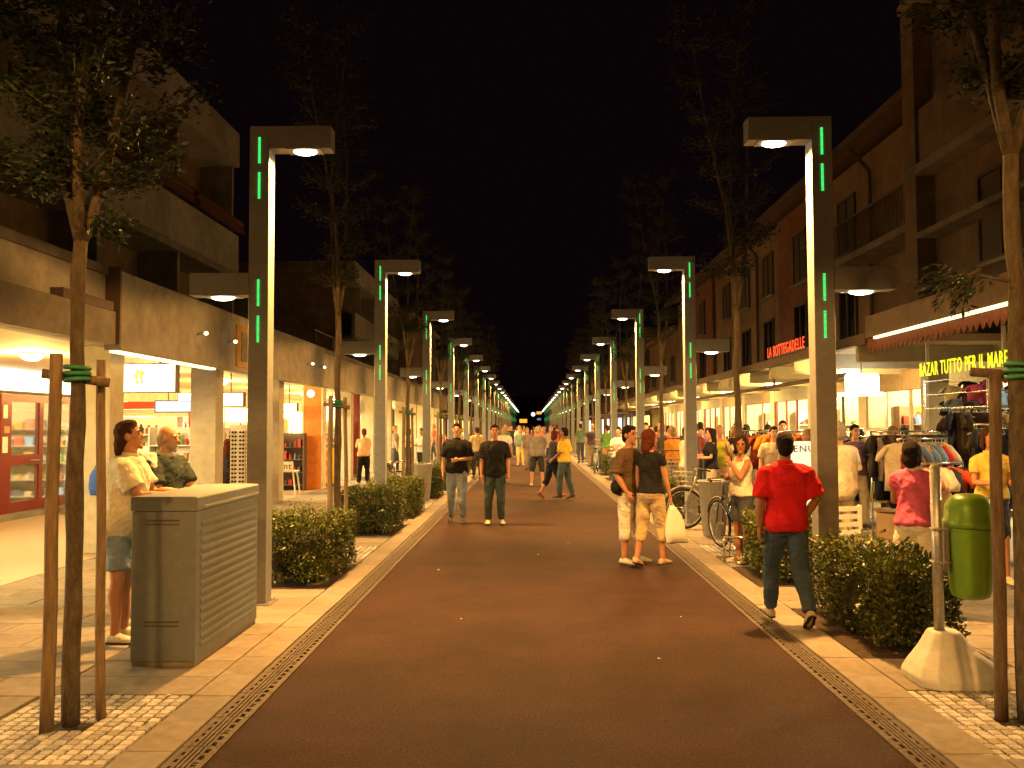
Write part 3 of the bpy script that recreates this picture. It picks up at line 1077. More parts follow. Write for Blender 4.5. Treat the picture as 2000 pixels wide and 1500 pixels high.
# bazaar awning with scalloped fringe
aw = thing('awning', 'dark red bazaar awning with scalloped fringe and light strip', 'awning', (6.4, 11, 2.8))
MB().prism([(CEX, 3.02), (CEX + 0.03, 3.02), (7.37, 3.52), (7.37, 3.56), (CEX, 3.09)], 'y', 6.0, 14.8).build('canvas', M_awn, aw)
MB().box(CEX - 0.03, CEX - 0.003, 6.0, 14.8, 3.10, 3.44).build('fascia_board', M_cfas, aw)
MB().box(CEX - 0.05, CEX - 0.005, 6.5, 14.4, 3.055, 3.092).build('light_strip', M_strip, aw)
fr = MB()
y = 6.0
while y < 14.75:
    n = len(fr.v)
    w2 = 0.16
    pts = [(y, 3.018), (y, 2.94), (y + 0.03, 2.90), (y + w2 / 2, 2.845), (y + w2 - 0.03, 2.90), (y + w2 - 0.002, 2.94), (y + w2 - 0.002, 3.018)]
    fr.prism(pts, 'x', CEX + 0.002, CEX + 0.012)
    y += w2
fr.build('scalloped_fringe', M_awn, aw)
for y in (12.25, 14.6):
    MB().box(6.25, 6.29, y, y + 0.05, 2.70, 3.26).build('sign_hanger', M_white, aw)

FONT = bpy.data.fonts.load('<builtin>') if False else None


def text(name, body, size, loc, rot, m, parent=None, ext=0.02, sx=1.0, offset=0.0, align='LEFT'):
    c = bpy.data.curves.new(name, 'FONT')
    c.body = body
    c.size = size
    c.extrude = ext
    c.offset = offset
    c.align_x = align
    c.resolution_u = 3
    c.space_character = 1.12
    c.materials.append(m)
    tmp = bpy.data.scenes.new('tmp')
    fo = bpy.data.objects.new(name, c)
    tmp.collection.objects.link(fo)
    with bpy.context.temp_override(scene=tmp, view_layer=tmp.view_layers[0]):
        dg = bpy.context.evaluated_depsgraph_get()
        dg.update()
        me = bpy.data.meshes.new_from_object(fo.evaluated_get(dg))
    bpy.data.objects.remove(fo)
    bpy.data.scenes.remove(tmp)
    o = bpy.data.objects.new(name, me)
    COL.objects.link(o)
    o.rotation_euler = rot
    o.scale = (sx, 1, 1)
    if parent is not None:
        L = wloc(parent)
        o.parent = parent
        o.location = Vector(loc) - L
    else:
        o.location = loc
    return o


# letters run toward the camera: on a right-hand wall facing the road (-x), text x axis = -y
ROT_R = (R(90), 0, R(-90))
ROT_L = (R(90), 0, R(90))
bz = thing('neon_sign', 'yellow neon letters reading BAZAR TUTTO PER IL MARE', 'neon sign', (6.3, 13.5, 2.4))
text('lettering', 'BAZAR TUTTO PER IL MARE', 0.30, (6.26, 14.9, 2.49), ROT_R, M_neony, bz, 0.003, 0.66, 0.002)
MB().box(6.29, 6.32, 11.4, 14.95, 2.66, 2.695).build('carrier_rail', M_frame, bz)
lb = thing('neon_sign', 'red neon letters reading LA BOTTEGADELLE on the canopy edge', 'neon sign', (CEX, 19, 3.2))
text('lettering', 'LA BOTTEGADELLE', 0.32, (CEX - 0.06, 20.75, 3.225), ROT_R, M_neonr, lb, 0.003, 0.92, 0.001)
MB().box(CEX - 0.03, CEX + 0.02, 17.4, 20.8, 3.203, 3.222).build('carrier_rail', M_frame, lb)

# end of the street: low dark red building with lit signs
e = thing('end_building', 'dark reddish building closing the far end of the street', 'building', (0, 215, 0))
MB().box(-30, 40, 215, 225, 0, 8.2).build('wall', mat('dark_red_render', (0.22, 0.05, 0.035), 0.9, 0.15, 1), e)
MB().box(-31, 41, 214.5, 226, 8.2, 8.7).build('roof', M_roof, e)
for x in np.arange(-16, 20, 4.0):
    f_ = MB().box(x, x + 1.6, 214.93, 214.995, 4.4, 6.4).build('window', M_glass, e)
    MB().box(x - 0.1, x + 1.7, 214.9, 214.995, 4.2, 4.39).build('sill', M_conc2, f_)
t = thing('far_sign', 'long glowing yellow sign at the far end of the street', 'sign', (-1.2, 170, 2.2))
MB().box(-1.9, -0.5, 170, 170.3, 2.3, 3.0).build('light_box', mat('far_yellow', (.8, .5, .1), .5, 0, emit=(1.0, 0.42, 0.03), estr=1.3), t)
MB().box(-2.0, -0.4, 170.05, 170.4, 3.01, 3.12).box(-1.8, -1.65, 170.05, 170.25, 0, 2.29).box(-0.75, -0.6, 170.05, 170.25, 0, 2.29).build('stand', M_frame, t)
t = thing('far_globe', 'round white globe lamp at the far end of the street', 'lamp', (0.6, 165, 0))
MB().ell((0.6, 165, 3.8), 0.36, 0.36, 0.36).build('globe', M_signw, t, smooth=True)
MB().tube([(0.6, 165, 0), (0.6, 165, 3.5)], 0.07, 8).build('post', M_frame, t)
t = thing('far_sign', 'yellow and blue lit sign near the far globe lamp', 'sign', (1.65, 165, 0))
MB().box(1.2, 2.1, 165, 165.3, 3.8, 4.3).build('yellow_panel', MATS['far_yellow'], t)
MB().box(1.3, 2.0, 165.02, 165.3, 2.75, 3.1).build('blue_panel', mat('far_blue', (.1, .12, .2), .5, 0, emit=(.3, .42, .8), estr=.5), t)
MB().box(1.6, 1.75, 165.05, 165.25, 0, 3.74).build('post', M_frame, t)

# ------------------------------------------------------------------ trees


def leaf_mesh(name, pts, dirs, lens, wid, mats, seed, droop=0.3):
    r = np.random.default_rng(seed)
    n = len(pts)
    P = np.asarray(pts, float)
    D = np.asarray(dirs, float)
    D /= np.linalg.norm(D, axis=1, keepdims=True) + 1e-9
    D[:, 2] -= droop * r.random(n)
    D /= np.linalg.norm(D, axis=1, keepdims=True) + 1e-9
    A = r.normal(size=(n, 3))
    U = np.cross(D, A)
    U /= np.linalg.norm(U, axis=1, keepdims=True) + 1e-9
    N = np.cross(D, U)
    L = np.asarray(lens)[:, None]
    W = L * wid
    v = np.empty((n, 5, 3))
    v[:, 0] = P
    v[:, 1] = P + D * L * 0.45 + U * W + N * W * 0.35
    v[:, 2] = P + D * L
    v[:, 3] = P + D * L * 0.45 - U * W + N * W * 0.35
    v[:, 4] = P + D * L * 0.55 - N * W * 0.05
    base = (np.arange(n) * 5)[:, None]
    f = np.concatenate([base + np.array([[0, 1, 2, 4]]), base + np.array([[0, 4, 2, 3]])], axis=1).reshape(-1, 4)
    me = bpy.data.meshes.new(name)
    me.vertices.add(n * 5)
    me.vertices.foreach_set('co', v.reshape(-1))
    me.loops.add(len(f) * 4)
    me.polygons.add(len(f))
    me.loops.foreach_set('vertex_index', f.reshape(-1).astype(np.int32))
    me.polygons.foreach_set('loop_start', np.arange(len(f), dtype=np.int32) * 4)
    for m in mats:
        me.materials.append(m)
    mi = np.repeat(r.integers(0, len(mats), n), 2)
    me.polygons.foreach_set('material_index', mi.astype(np.int32))
    me.update()
    me.validate()
    return me


def build_tree(seed, z0, z1, rad, nleaf, fork, trunk_r=0.048, sprigs=()):
    """young street tree: a bare trunk, a low fork and upright limbs carrying feathery leaves"""
    r = random.Random(seed)
    t = thing('street_tree', '', 'tree', (0, 0, PZ))
    b = MB()
    pts = []
    for i in range(14):
        z = fork * i / 13
        kn = 0.006 * math.sin(i * 1.3 + seed) + r.uniform(-.004, .004)
        pts.append((kn, r.uniform(-.008, .008), z))
    rr = [trunk_r * (1.18 - 0.25 * i / 13) * r.uniform(0.95, 1.1) for i in range(14)]
    rr[6] *= 1.18
    b.tube(pts, rr, 10)
    b.build('trunk', M_bark, t, False, smooth=True)
    lp, ld, ll = [], [], []
    nl = 3
    tips = []
    base = Vector(pts[-1])
    for k in range(nl):
        a = k * 2 * math.pi / nl + r.uniform(-.4, .4) + seed
        p = base + Vector((0, 0, -0.03))
        path = [p.copy()]
        d = Vector((math.cos(a) * 0.30, math.sin(a) * 0.30, 1)).normalized()
        steps = 9
        for i in range(steps):
            d = (d + Vector((r.uniform(-.10, .10) - 0.05 * math.cos(a), r.uniform(-.10, .10) - 0.05 * math.sin(a), 0.14))).normalized()
            p = p + d * (z1 - fork) / steps * r.uniform(0.85, 1.0)
            path.append(p.copy())
        rad_ = [trunk_r * 0.72 * (1 - i / (steps + 1.5)) + 0.004 for i in range(steps + 1)]
        lm = MB().tube(path, rad_, 7)
        # side twigs
        for i in range(1, steps + 1):
            for q in range(4):
                if path[i].z < z0:
                    continue
                aa = r.uniform(0, 2 * math.pi)
                dd = Vector((math.cos(aa), math.sin(aa), r.uniform(0.1, 0.7))).normalized()
                ln = rad * r.uniform(0.45, 1.15) * (1.0 - 0.35 * abs((path[i].z - z0) / (z1 - z0) - 0.4))
                e1 = path[i] + dd * ln * 0.5
                e2 = path[i] + dd * ln + Vector((0, 0, 0.06))
                lm.tube([path[i], e1, e2], [0.008, 0.006, 0.003], 4)
                tips.append((path[i], e1, e2))
        lm.build('limb', M_bark2, t, False, smooth=True)
    for sp in sprigs:
        p0, p1 = Vector(sp[0]), Vector(sp[1])
        mid = (p0 + p1) / 2 + Vector((0, 0, 0.05))
        MB().tube([p0, mid, p1], [0.012, 0.008, 0.004], 5).build('twig', M_bark, t, False)
        tips.append((p0.lerp(p1, .35), mid.lerp(p1, .4), p1))
    per = max(4, nleaf // len(tips))
    for a, c, e in tips:
        for q in range(per):
            s = r.random() ** 0.6
            p = (a.lerp(c, s * 2) if s < .5 else c.lerp(e, s * 2 - 1))
            p = p + Vector((r.gauss(0, .055), r.gauss(0, .055), r.gauss(0, .05)))
            lp.append(p)
            dv = (e - a).normalized() + Vector((r.gauss(0, .6), r.gauss(0, .6), r.gauss(0, .4)))
            ld.append(dv)
            ll.append(r.uniform(.038, .068))
    me = leaf_mesh('crown', lp, ld, ll, 0.17, M_leaf, seed, 0.7)
    c = bpy.data.objects.new('crown', me)
    COL.objects.link(c)
    c.parent = t
    return t


tA = build_tree(3, 3.05, 6.4, 0.62, 24000, 2.80, 0.041, sprigs=[((0.05, 0, 2.88), (0.24, -0.05, 2.86))])
tB = build_tree(8, 3.55, 7.6, 0.55, 15000, 3.3, 0.045, sprigs=[((-0.04, 0, 2.55), (-0.48, 0.05, 2.55)), ((-0.2, 0.0, 2.62), (-0.40, -0.1, 2.42))])
tC = build_tree(21, 3.5, 7.3, 0.46, 10000, 3.1, 0.040)
for i in range(9):
    for side in (-1, 1):
        if i == 0:
            o = tA if side < 0 else tB
        elif i == 1 and side < 0:
            o = tC
        else:
            o = copy_tree(tC)
        y = (TL0 if side < 0 else TR0) + i * BAY
        o.location = (LXL if side < 0 else LXR + 0.06, y, PZ)
        if i:
            o.rotation_euler.z = rng.uniform(0, 6.28)
            sc = rng.uniform(0.92, 1.08)
            o.scale = (sc, sc, sc)
        o['group'] = 'young street trees between the lamps'
        sd = 'arcade' if side < 0 else 'bazaar'
        o['label'] = ('leafy young tree tied to two stakes near the utility cabinet' if i == 0 and side < 0 else
                      'young tree with dark stake near the green litter bin' if i == 0 else
                      'slender young tree, %s in its row along the %s side' % (ordw[i], sd))


def tree_support(side, cx, cy, label, near=True):
    t = thing('tree_support', label, 'tree support', (cx, cy, PZ), group='wooden stakes holding the trees')
    if side < 0:
        st = [(-0.085, -0.10, 0.037, 2.15, M_stake), (0.105, 0.14, 0.028, 2.13, M_stake)]
    else:
        st = [(-0.12, 0.05, 0.036, 2.02, M_stake2), (0.32, 0.1, 0.036, 2.0, M_stake2)]
    for x, y, r_, h, m in st:
        p = []
        for i in range(9):
            z = h * i / 8
            p.append((cx + x + 0.004 * math.sin(i * 1.3 + x * 20) - 0.03 * (i / 8) * (1 if x > 0 else -0.3), cy + y, PZ - 0.02 + z))
        MB().tube(p, [r_ * (1.05 - 0.015 * i) for i in range(9)], 10).build('stake', m, t, smooth=True)
    zb = PZ + 2.02
    MB().tube([(cx + st[0][0] - 0.10, cy + st[0][1] + 0.06, zb), (cx + st[1][0] + 0.05, cy + st[1][1] - 0.06, zb - 0.05)], 0.028, 8).build(
        'crossbar', st[0][4], t, smooth=True)
    b = MB()
    for dz in (-0.035, 0.0, 0.035):
        b.torus((cx + 0.0, cy, zb + dz), (0.1 * dz * 20, 0, 1), 0.066, 0.014, 18, 5)
    b.build('tie_band', M_tie, t, smooth=True)
    return t


tree_support(-1, LXL, TL0, 'two pale round stakes tied with green band to the tree by the cabinet')
tree_support(1, LXR + 0.06, TR0, 'dark wooden stakes tied to the tree by the green litter bin')
for i in range(1, 7):
    tree_support(-1, LXL, TL0 + i * BAY, 'wooden stakes of the %s tree along the arcade side' % ordw[i])

# ------------------------------------------------------------------ hedges


def hedge_proto(wx, wy, h, n, seed):
    r = np.random.default_rng(seed)
    t = thing('box_hedge', '', 'hedge', (0, 0, 0.008))
    # core of crossing twigs
    b = MB()
    rr = random.Random(seed)
    for i in range(60):
        x, y = rr.uniform(-wx * .42, wx * .42), rr.uniform(-wy * .42, wy * .42)
        x2, y2 = x + rr.uniform(-.18, .18), y + rr.uniform(-.18, .18)
        b.tube([(x, y, 0), ((x + x2) / 2 + .02, (y + y2) / 2, h * .5), (x2, y2, h * .9)], [.009, .006, .003], 4)
    b.build('stem', M_twig, t, False)
    c = MB()
    c.rings([((0, 0, .10), (1, 0, 0), (0, 1, 0), wx * .40, wy * .42), ((0, 0, .2), (1, 0, 0), (0, 1, 0), wx * .44, wy * .46),
             ((0, 0, h * .70), (1, 0, 0), (0, 1, 0), wx * .44, wy * .46), ((0, 0, h * .80), (1, 0, 0), (0, 1, 0), wx * .35, wy * .38)], 10)
    c.build('twig_core', M_twig, t, False)
    # leaves concentrated in a shell
    P = np.empty((n, 3))
    q = r.random(n)
    face = r.choice(5, n, p=[.2, .2, .17, .17, .26])
    u, v = r.uniform(-.5, .5, n), r.random(n)
    dep = np.abs(r.normal(0, .055, n))
    for k in range(5):
        s = face == k
        if k < 2:
            sg = 1 if k else -1
            P[s] = np.stack([sg * (wx / 2 - dep[s]), u[s] * wy, .07 + v[s] * (h - .07)], 1)
        elif k < 4:
            sg = 1 if k == 3 else -1
            P[s] = np.stack([u[s] * wx, sg * (wy / 2 - dep[s]), .07 + v[s] * (h - .07)], 1)
        else:
            P[s] = np.stack([u[s] * wx, (v[s] - .5) * wy, h - dep[s]], 1)
    # lumpy clipped surface
    lump = .06 * np.sin(P[:, 0] * 9 + 1.3 + seed) * np.sin(P[:, 1] * 8 + .4) + .03 * np.sin(P[:, 2] * 14 + P[:, 0] * 11 + P[:, 1] * 13)
    out = P.copy()
    out[:, 2] = 0
    out /= np.linalg.norm(out, axis=1, keepdims=True) + 1e-6
    out[:, 2] = np.where(face == 4, 1.0, .15)
    P += out * (lump + r.normal(0, .018, n))[:, None]
    up = (r.random(n) < .05) & (P[:, 2] > h * .8)
    P[up, 2] += r.random(up.sum()) ** 2 * .13
    P[:, 2] = np.maximum(P[:, 2], .05)
    D = out + r.normal(0, .7, (n, 3)) + np.array([0, 0, .3])
    me = leaf_mesh('foliage', P, D, r.uniform(.02, .052, n), .30, M_hleaf, seed, .1)
    f = bpy.data.objects.new('foliage', me)
    COL.objects.link(f)
    f.parent = t
    return t


hA = hedge_proto(.82, 1.55, .67, 14000, 5)
hB = hedge_proto(.64, 1.60, .66, 15000, 9)
hc = 0
for beds, bx, sd in ((BEDS_L, BED_XL, 'arcade'), (BEDS_R, BED_XR, 'bazaar')):
    for i, (a, b) in enumerate(beds[:9]):
        src = hA if sd == 'arcade' else hB
        o = src if i == 0 else copy_tree(src)
        o.location = ((bx[0] + bx[1]) / 2 + (0.02 if sd == 'arcade' else 0.0), (a + b) / 2, .008)
        if i:
            o.rotation_euler.z = math.pi * (i % 2)
        if sd == 'bazaar' and i == 1:
            o.scale = (1, .76, 1)
        o['group'] = 'clipped box hedges along the road'
        o['label'] = {('arcade', 0): 'clipped hedge behind the lamp post next to the utility cabinet',
                      ('arcade', 1): 'clipped hedge in front of the second lamp post on the arcade side',
                      ('bazaar', 0): 'clipped hedge beside the green litter bin and its concrete foot',
                      ('bazaar', 1): 'clipped hedge with the red-shirted man passing in front of it'}.get(
            (sd, i), 'small clipped hedge, %s in its row along the %s side' % (ordw[i], sd))

# ------------------------------------------------------------------ utility cabinet
cb = thing('utility_cabinet', 'grey street utility cabinet with ribbed side that two men lean on', 'cabinet', (-2.625, 7.3, PZ))
x0, x1, y0, y1 = -2.86, -2.39, 6.60, 8.08
MB().box(x0 + .01, x1 - .01, y0 + .01, y1 - .01, PZ, PZ + .035).build('plinth', M_conc2, cb)
MB().box(x0, x1, y0, y1, PZ + .036, 1.115).build('body', M_cab, cb, bevel=0.006)
MB().prism([(x0 - .008, 1.118), (x1 + .008, 1.118), (x1 + .008, 1.212), (x1 - .006, 1.222), (x0 + .006, 1.222), (x0 - .008, 1.212)], 'y', y0 - .008, y1 + .008).build(
    'lid', M_cab, cb, bevel=0.005)
for k in range(15):
    z = .13 + k * .062
    MB().prism([(x1 + .0025, z), (x1 + .0055, z + .008), (x1 + .0055, z + .030), (x1 + .0025, z + .044)], 'y', y0 + .09, y1 - .06).build('rib', M_cab, cb)
MB().box(x1 + .009, x1 + .016, y0 + .12, y1 - .02, 1.135, 1.150).build('lid_seam', M_steel, cb)
for z in (.30, 1.02):
    for dz in (0, .028):
        MB().box(x0 + .10, x1 - .12, y0 - .006, y0 - .0025, z + dz, z + dz + .006).build('vent_slot', M_frame, cb)

# ------------------------------------------------------------------ litter bin on a pole in a concrete foot
t = thing('litter_bin', 'green plastic litter bin clamped to a steel pole in a concrete foot', 'litter bin', (2.76, 6.28, PZ))
b = MB()
pr = []
fx, fy = 2.80, 6.28
secs = [(PZ, .27, .25), (PZ + .05, .275, .25), (PZ + .12, .235, .21), (PZ + .22, .16, .15), (PZ + .31, .105, .11), (PZ + .335, .09, .095)]
n = 16
for z, hx, hy in secs:
    for k in range(n):
        a = 2 * math.pi * (k + .5) / n
        c, s_ = math.cos(a), math.sin(a)
        q = 1 / max(abs(c), abs(s_)) * .88 + .10
        px_ = fx + hx * c * q + (0.05 if c > 0 else -0.0) * (1 if z < .2 else 0) - (z * 0.12)
        b.v.append((px_, fy + hy * s_ * q, z))
for i in range(len(secs) - 1):
    for k in range(n):
        l = (k + 1) % n
        b.f.append((i * n + k, i * n + l, (i + 1) * n + l, (i + 1) * n + k))
b.f.append(tuple(range((len(secs) - 1) * n, len(secs) * n)))
b.build('concrete_foot', M_stone, t, bevel=0.012)
MB().tube([(2.73, 6.28, .33), (2.725, 6.28, 1.43)], .034, 12).build('pole', M_steel, t, smooth=True)
MB().tube([(2.725, 6.28, 1.43), (2.725, 6.28, 1.45)], [.037, .02], 12).build('pole_cap', M_steel, t)
bb = MB()
rs = []
for z, hx, hy in ((.56, .085, .09), (.575, .115, .12), (.62, .130, .14), (.80, .142, .155), (1.02, .150, .165), (1.03, .152, .167)):
    rs.append(((2.945, 6.28, z), (1, 0, 0), (0, 1, 0), hx, hy))
bb.rings(rs, 20)
body = bb.build('bin_body', M_green, t, smooth=True)
bl = MB()
rs = []
for z, hx, hy in ((1.032, .152, .167), (1.04, .170, .185), (1.075, .172, .187), (1.085, .155, .17), (1.17, .150, .165), (1.22, .125, .14), (1.25, .08, .09), (1.257, .02, .02)):
    rs.append(((2.945, 6.28, z), (1, 0, 0), (0, 1, 0), hx, hy))
bl.rings(rs, 20)
lid = bl.build('bin_lid', M_green, t, smooth=True)
MB().prism([(3.06, 1.10), (3.125, 1.10), (3.10, 1.185), (3.06, 1.195)], 'y', 6.17, 6.39).build('bin_mouth', M_black, lid)
for z in (.80, 1.02):
    MB().tube([(2.70, 6.24, z), (2.80, 6.24, z), (2.80, 6.32, z), (2.70, 6.32, z), (2.69, 6.24, z)], .010, 6).build('clamp', M_steel, t)
MB().box(2.772, 2.792, 6.24, 6.32, .74, 1.06).build('back_plate', M_steel, t)

# ------------------------------------------------------------------ concrete drum bins


def drum_bin(x, y, label):
    t = thing('stone_bin', label, 'litter bin', (x, y, PZ), group='tapered concrete litter bins')
    b = MB()
    b.rings([((x, y, PZ), (1, 0, 0), (0, 1, 0), .17, .17), ((x, y, PZ + .05), (1, 0, 0), (0, 1, 0), .175, .175), ((x, y, .78), (1, 0, 0), (0, 1, 0), .235, .235),
             ((x, y, .84), (1, 0, 0), (0, 1, 0), .24, .24)], 22)
    b.build('drum', M_binc, t, smooth=False)
    MB().torus((x, y, .85), (0, 0, 1), .235, .016, 26, 8).build('rim_ring', M_steel, t, smooth=True)
    MB().rings([((x, y, .842), (1, 0, 0), (0, 1, 0), .20, .20), ((x, y, .852), (1, 0, 0), (0, 1, 0), .20, .20)], 20).build('liner', M_steel, t)
    MB().box(x - .10, x + .12, y - .03, y + .03, .856, .872).build('ash_plate', M_black, t)


drum_bin(2.86, 14.5, 'tapered concrete bin in front of the woman in the white top')
drum_bin(-2.50, 21.4, 'tapered concrete bin beside the bicycle on the arcade side')
drum_bin(2.75, 29.5, 'tapered concrete bin far along the bazaar side')

# ------------------------------------------------------------------ bicycles


def bicycle(label, x, y, rz, frame_m, basket=False, bag=None, tilt=0.0):
    t = thing('bicycle', label, 'bicycle', (x, y, PZ), rz, 'bicycles parked along the street')
    t.rotation_euler = (tilt, 0, rz)
    wr = .335
    bx, fx_ = -.52, .52
    for nm, cx in (('rear_wheel', bx), ('front_wheel', fx_)):
        wl = MB().torus((cx, 0, wr), (0, 1, 0), wr - .018, .018, 30, 6).build(nm, M_black, t, False, smooth=True)
        MB().torus((cx, 0, wr), (0, 1, 0), wr - .045, .011, 30, 5).build('rim', M_chrome, wl, False, smooth=True)
        sp = MB()
        for k in range(18):
            a = 2 * math.pi * k / 18
            sp.tube([(cx + .02 * math.cos(a + 1), (.02 if k % 2 else -.02), wr + .02 * math.sin(a + 1)), (cx + (wr - .05) * math.cos(a), 0, wr + (wr - .05) * math.sin(a))], .0022, 4)
        sp.tube([(cx, -.05, wr), (cx, .05, wr)], .02, 8)
        sp.build('spokes', M_chrome, wl, False)
        gd = MB()
        pts = [(cx + (wr + .03) * math.cos(a), 0, wr + (wr + .03) * math.sin(a)) for a in [R(v) for v in (range(10, 181, 15) if cx < 0 else range(20, 161, 15))]]
        gd.tube(pts, .014, 5)
        gd.build('mudguard', frame_m, wl, False, smooth=True)
    f = MB()
    bbp, seat, head, rearp = (-.08, 0, .30), (-.20, 0, .72), (.34, 0, .82), (bx, 0, wr)
    f.tube([bbp, seat], .016, 7).tube([bbp, (.38, 0, .66)], .018, 7).tube([(-.15, 0, .56), (.36, 0, .74)], .016, 7)
    f.tube([(.39, 0, .62), (.33, 0, .86)], .02, 8)
    for s_ in (-.05, .05):
        f.tube([bbp, (bx, s_, wr)], .009, 5).tube([(-.19, 0, .68), (bx, s_, wr)], .008, 5)
    f.build('frame', frame_m, t, False, smooth=True)
    fk = MB()
    for s_ in (-.045, .045):
        fk.tube([(.385, s_ * .5, .66), (.42, s_, .62), (fx_, s_, wr)], .010, 6)
    fk.build('fork', frame_m, t, False, smooth=True)
    MB().tube([(-.20, 0, .72), (-.225, 0, .86)], .012, 6).build('seat_post', M_chrome, t, False)
    sd = MB()
    sd.rings([((-.36, 0, .875), (0, 1, 0), (0, 0, 1), .05, .02), ((-.33, 0, .885), (0, 1, 0), (0, 0, 1), .085, .03), ((-.22, 0, .885), (0, 1, 0), (0, 0, 1), .06, .028),
              ((-.10, 0, .885), (0, 1, 0), (0, 0, 1), .025, .02), ((-.07, 0, .88), (0, 1, 0), (0, 0, 1), .01, .01)], 10)
    sd.build('saddle', M_black, t, False, smooth=True)
    hb = MB()
    hb.tube([(.33, 0, .86), (.315, 0, .97)], .013, 6)
    hb.tube([(.18, -.27, .97), (.27, -.25, .99), (.34, -.10, .98), (.34, .10, .98), (.27, .25, .99), (.18, .27, .97)], .011, 6)
    h_ = hb.build('handlebar', M_chrome, t, False, smooth=True)
    for s_ in (-1, 1):
        MB().tube([(.14, s_ * .272, .962), (.25, s_ * .252, .987)], .017, 7).build('grip', M_black, h_, False)
    ck = MB().torus((-.08, .04, .30), (0, 1, 0), .085, .006, 20, 4)
    ck.tube([(-.08, .06, .30), (-.02, .06, .15)], .009, 5).tube([(-.08, -.06, .30), (-.14, -.06, .45)], .009, 5)
    ck.box(-.06, .02, .065, .15, .14, .16).box(-.18, -.10, -.15, -.065, .44, .46)
    ck.build('crankset', M_chrome, t, False)
    if basket:
        bk = MB()
        for z in (.70, .78, .86, .94):
            q = .10 + (z - .7) * .16
            bk.tube([(.42, -q, z), (.42 + 2 * q, -q, z), (.42 + 2 * q, q, z), (.42, q, z), (.42, -q, z)], .006, 4)
        for k in range(5):
            u = -1 + k * .5
            bk.tube([(.42, .10 * u, .70), (.42, .14 * u, .94)], .004, 4).tube([(.62, .10 * u, .70), (.70, .14 * u, .94)], .004, 4)
            bk.tube([(.52 + .1 * u, -.10, .70), (.56 + .14 * u, -.14, .94)], .004, 4).tube([(.52 + .1 * u, .10, .70), (.56 + .14 * u, .14, .94)], .004, 4)
        bk.build('basket', M_steel, t, False)
    cr = MB()
    for s_ in (-.06, .06):
        cr.tube([(-.26, s_, .70), (-.66, s_, .70), (bx, s_, wr)], .007, 5)
    for q in (-.34, -.46, -.58):
        cr.tube([(q, -.06, .70), (q, .06, .70)], .006, 4)
    cr.build('carrier', M_steel, t, False)
    if bag:
        e = MB().ell((-.48, 0, .84), .17, .13, .13)
        e.build('saddle_bag', bag, t, False, smooth=True)
    return t


M_fr_dark = mat('bike_paint_dark', (0.03, 0.03, 0.04), 0.35, 0.05)
M_fr_silver = mat('bike_paint_silver', (0.45, 0.45, 0.45), 0.35, 0.05, metal=0.4)
M_fr_red = mat('bike_paint_red', (0.25, 0.02, 0.02), 0.35, 0.05)
bicycle('bicycle with maroon child seat by the second lamp post of the arcade side', -2.86, 19.2, R(-68), M_fr_dark, False, M_maroon, 0.06)
bicycle('silver bicycle parked behind the tapered concrete bin', 3.02, 15.15, R(158), M_fr_silver, True, None, 0.08)
bicycle('dark bicycle in the low rack by the woman in denim shorts', 2.80, 12.55, R(105), M_fr_dark, False, None, -0.05)
bicycle('dark bicycle held by the man in the orange shirt', 3.05, 20.0, R(-100), M_fr_dark, True)
bicycle('red bicycle leaning near the third lamp post on the bazaar side', 2.7, 27.0, R(95), M_fr_red, True, M_card)
bicycle('silver bicycle far along the bazaar side', 2.4, 33.5, R(80), M_fr_silver)
bicycle('dark bicycle far along the arcade side', -3.3, 34.5, R(-95), M_fr_dark, True)

# low bike rack
t = thing('bike_rack', 'low tubular steel bicycle rack beside the woman in denim shorts', 'bike rack', (2.75, 11.75, PZ))
b = MB()
b.tube([(2.40, 11.55, PZ + .02), (2.40, 11.55, .33), (2.95, 11.6, .33), (2.95, 11.6, PZ + .02)], .017, 8)
b.tube([(2.38, 11.55, PZ + .02), (3.2, 11.62, PZ + .02)], .014, 6).tube([(2.38, 11.95, PZ + .02), (3.2, 12.0, PZ + .02)], .014, 6)
b.build('hoop', M_chrome, t, smooth=True)
for k in range(4):
    x = 2.55 + .17 * k
    MB().tube([(x, 11.57, PZ + .03), (x, 11.66, .27), (x, 11.86, .27), (x, 11.96, PZ + .03)], .010, 6).build('wheel_slot', M_chrome, t, smooth=True)

# ------------------------------------------------------------------ people
PENDING = []   # (raw MB, voxel, smooth iterations, wrinkle, name, material, parent)


def pend(mb_, vox, it, wr, name, m, parent, label=None):
    PENDING.append((mb_, vox, it, wr, name, m, parent, label))


SKIN_A = mat('skin_tan', (0.42, 0.20, 0.11), 0.55, 0.06, 20, 0.05, 120, spec=0.35)
SKIN_B = mat('skin_fair', (0.52, 0.29, 0.19), 0.55, 0.06, 20, 0.05, 120, spec=0.35)
SKIN_C = mat('skin_brown', (0.27, 0.12, 0.06), 0.55, 0.06, 20, 0.05, 120, spec=0.35)
HAIR = {'black': mat('hair_black', (0.012, 0.009, 0.008), 0.8, 0.3, 60, 0.8, 60, stretch=(3, 3, 0.5), spec=0.15),
        'brown': mat('hair_brown', (0.045, 0.020, 0.011), 0.8, 0.3, 60, 0.8, 60, stretch=(3, 3, 0.5), spec=0.15),
        'auburn': mat('hair_auburn', (0.10, 0.025, 0.012), 0.8, 0.3, 60, 0.8, 60, stretch=(3, 3, 0.5), spec=0.15),
        'blond': mat('hair_blond', (0.32, 0.20, 0.08), 0.5, 0.25, 60, 0.6, 90, stretch=(3, 3, 0.5)),
        'grey': mat('hair_grey', (0.34, 0.31, 0.28), 0.6, 0.2, 60, 0.6, 90, stretch=(3, 3, 0.5))}
EYE = mat('eye_dark', (0.02, 0.013, 0.01), 0.25, 0)
LIP = mat('lip', (0.34, 0.10, 0.075), 0.5, 0)

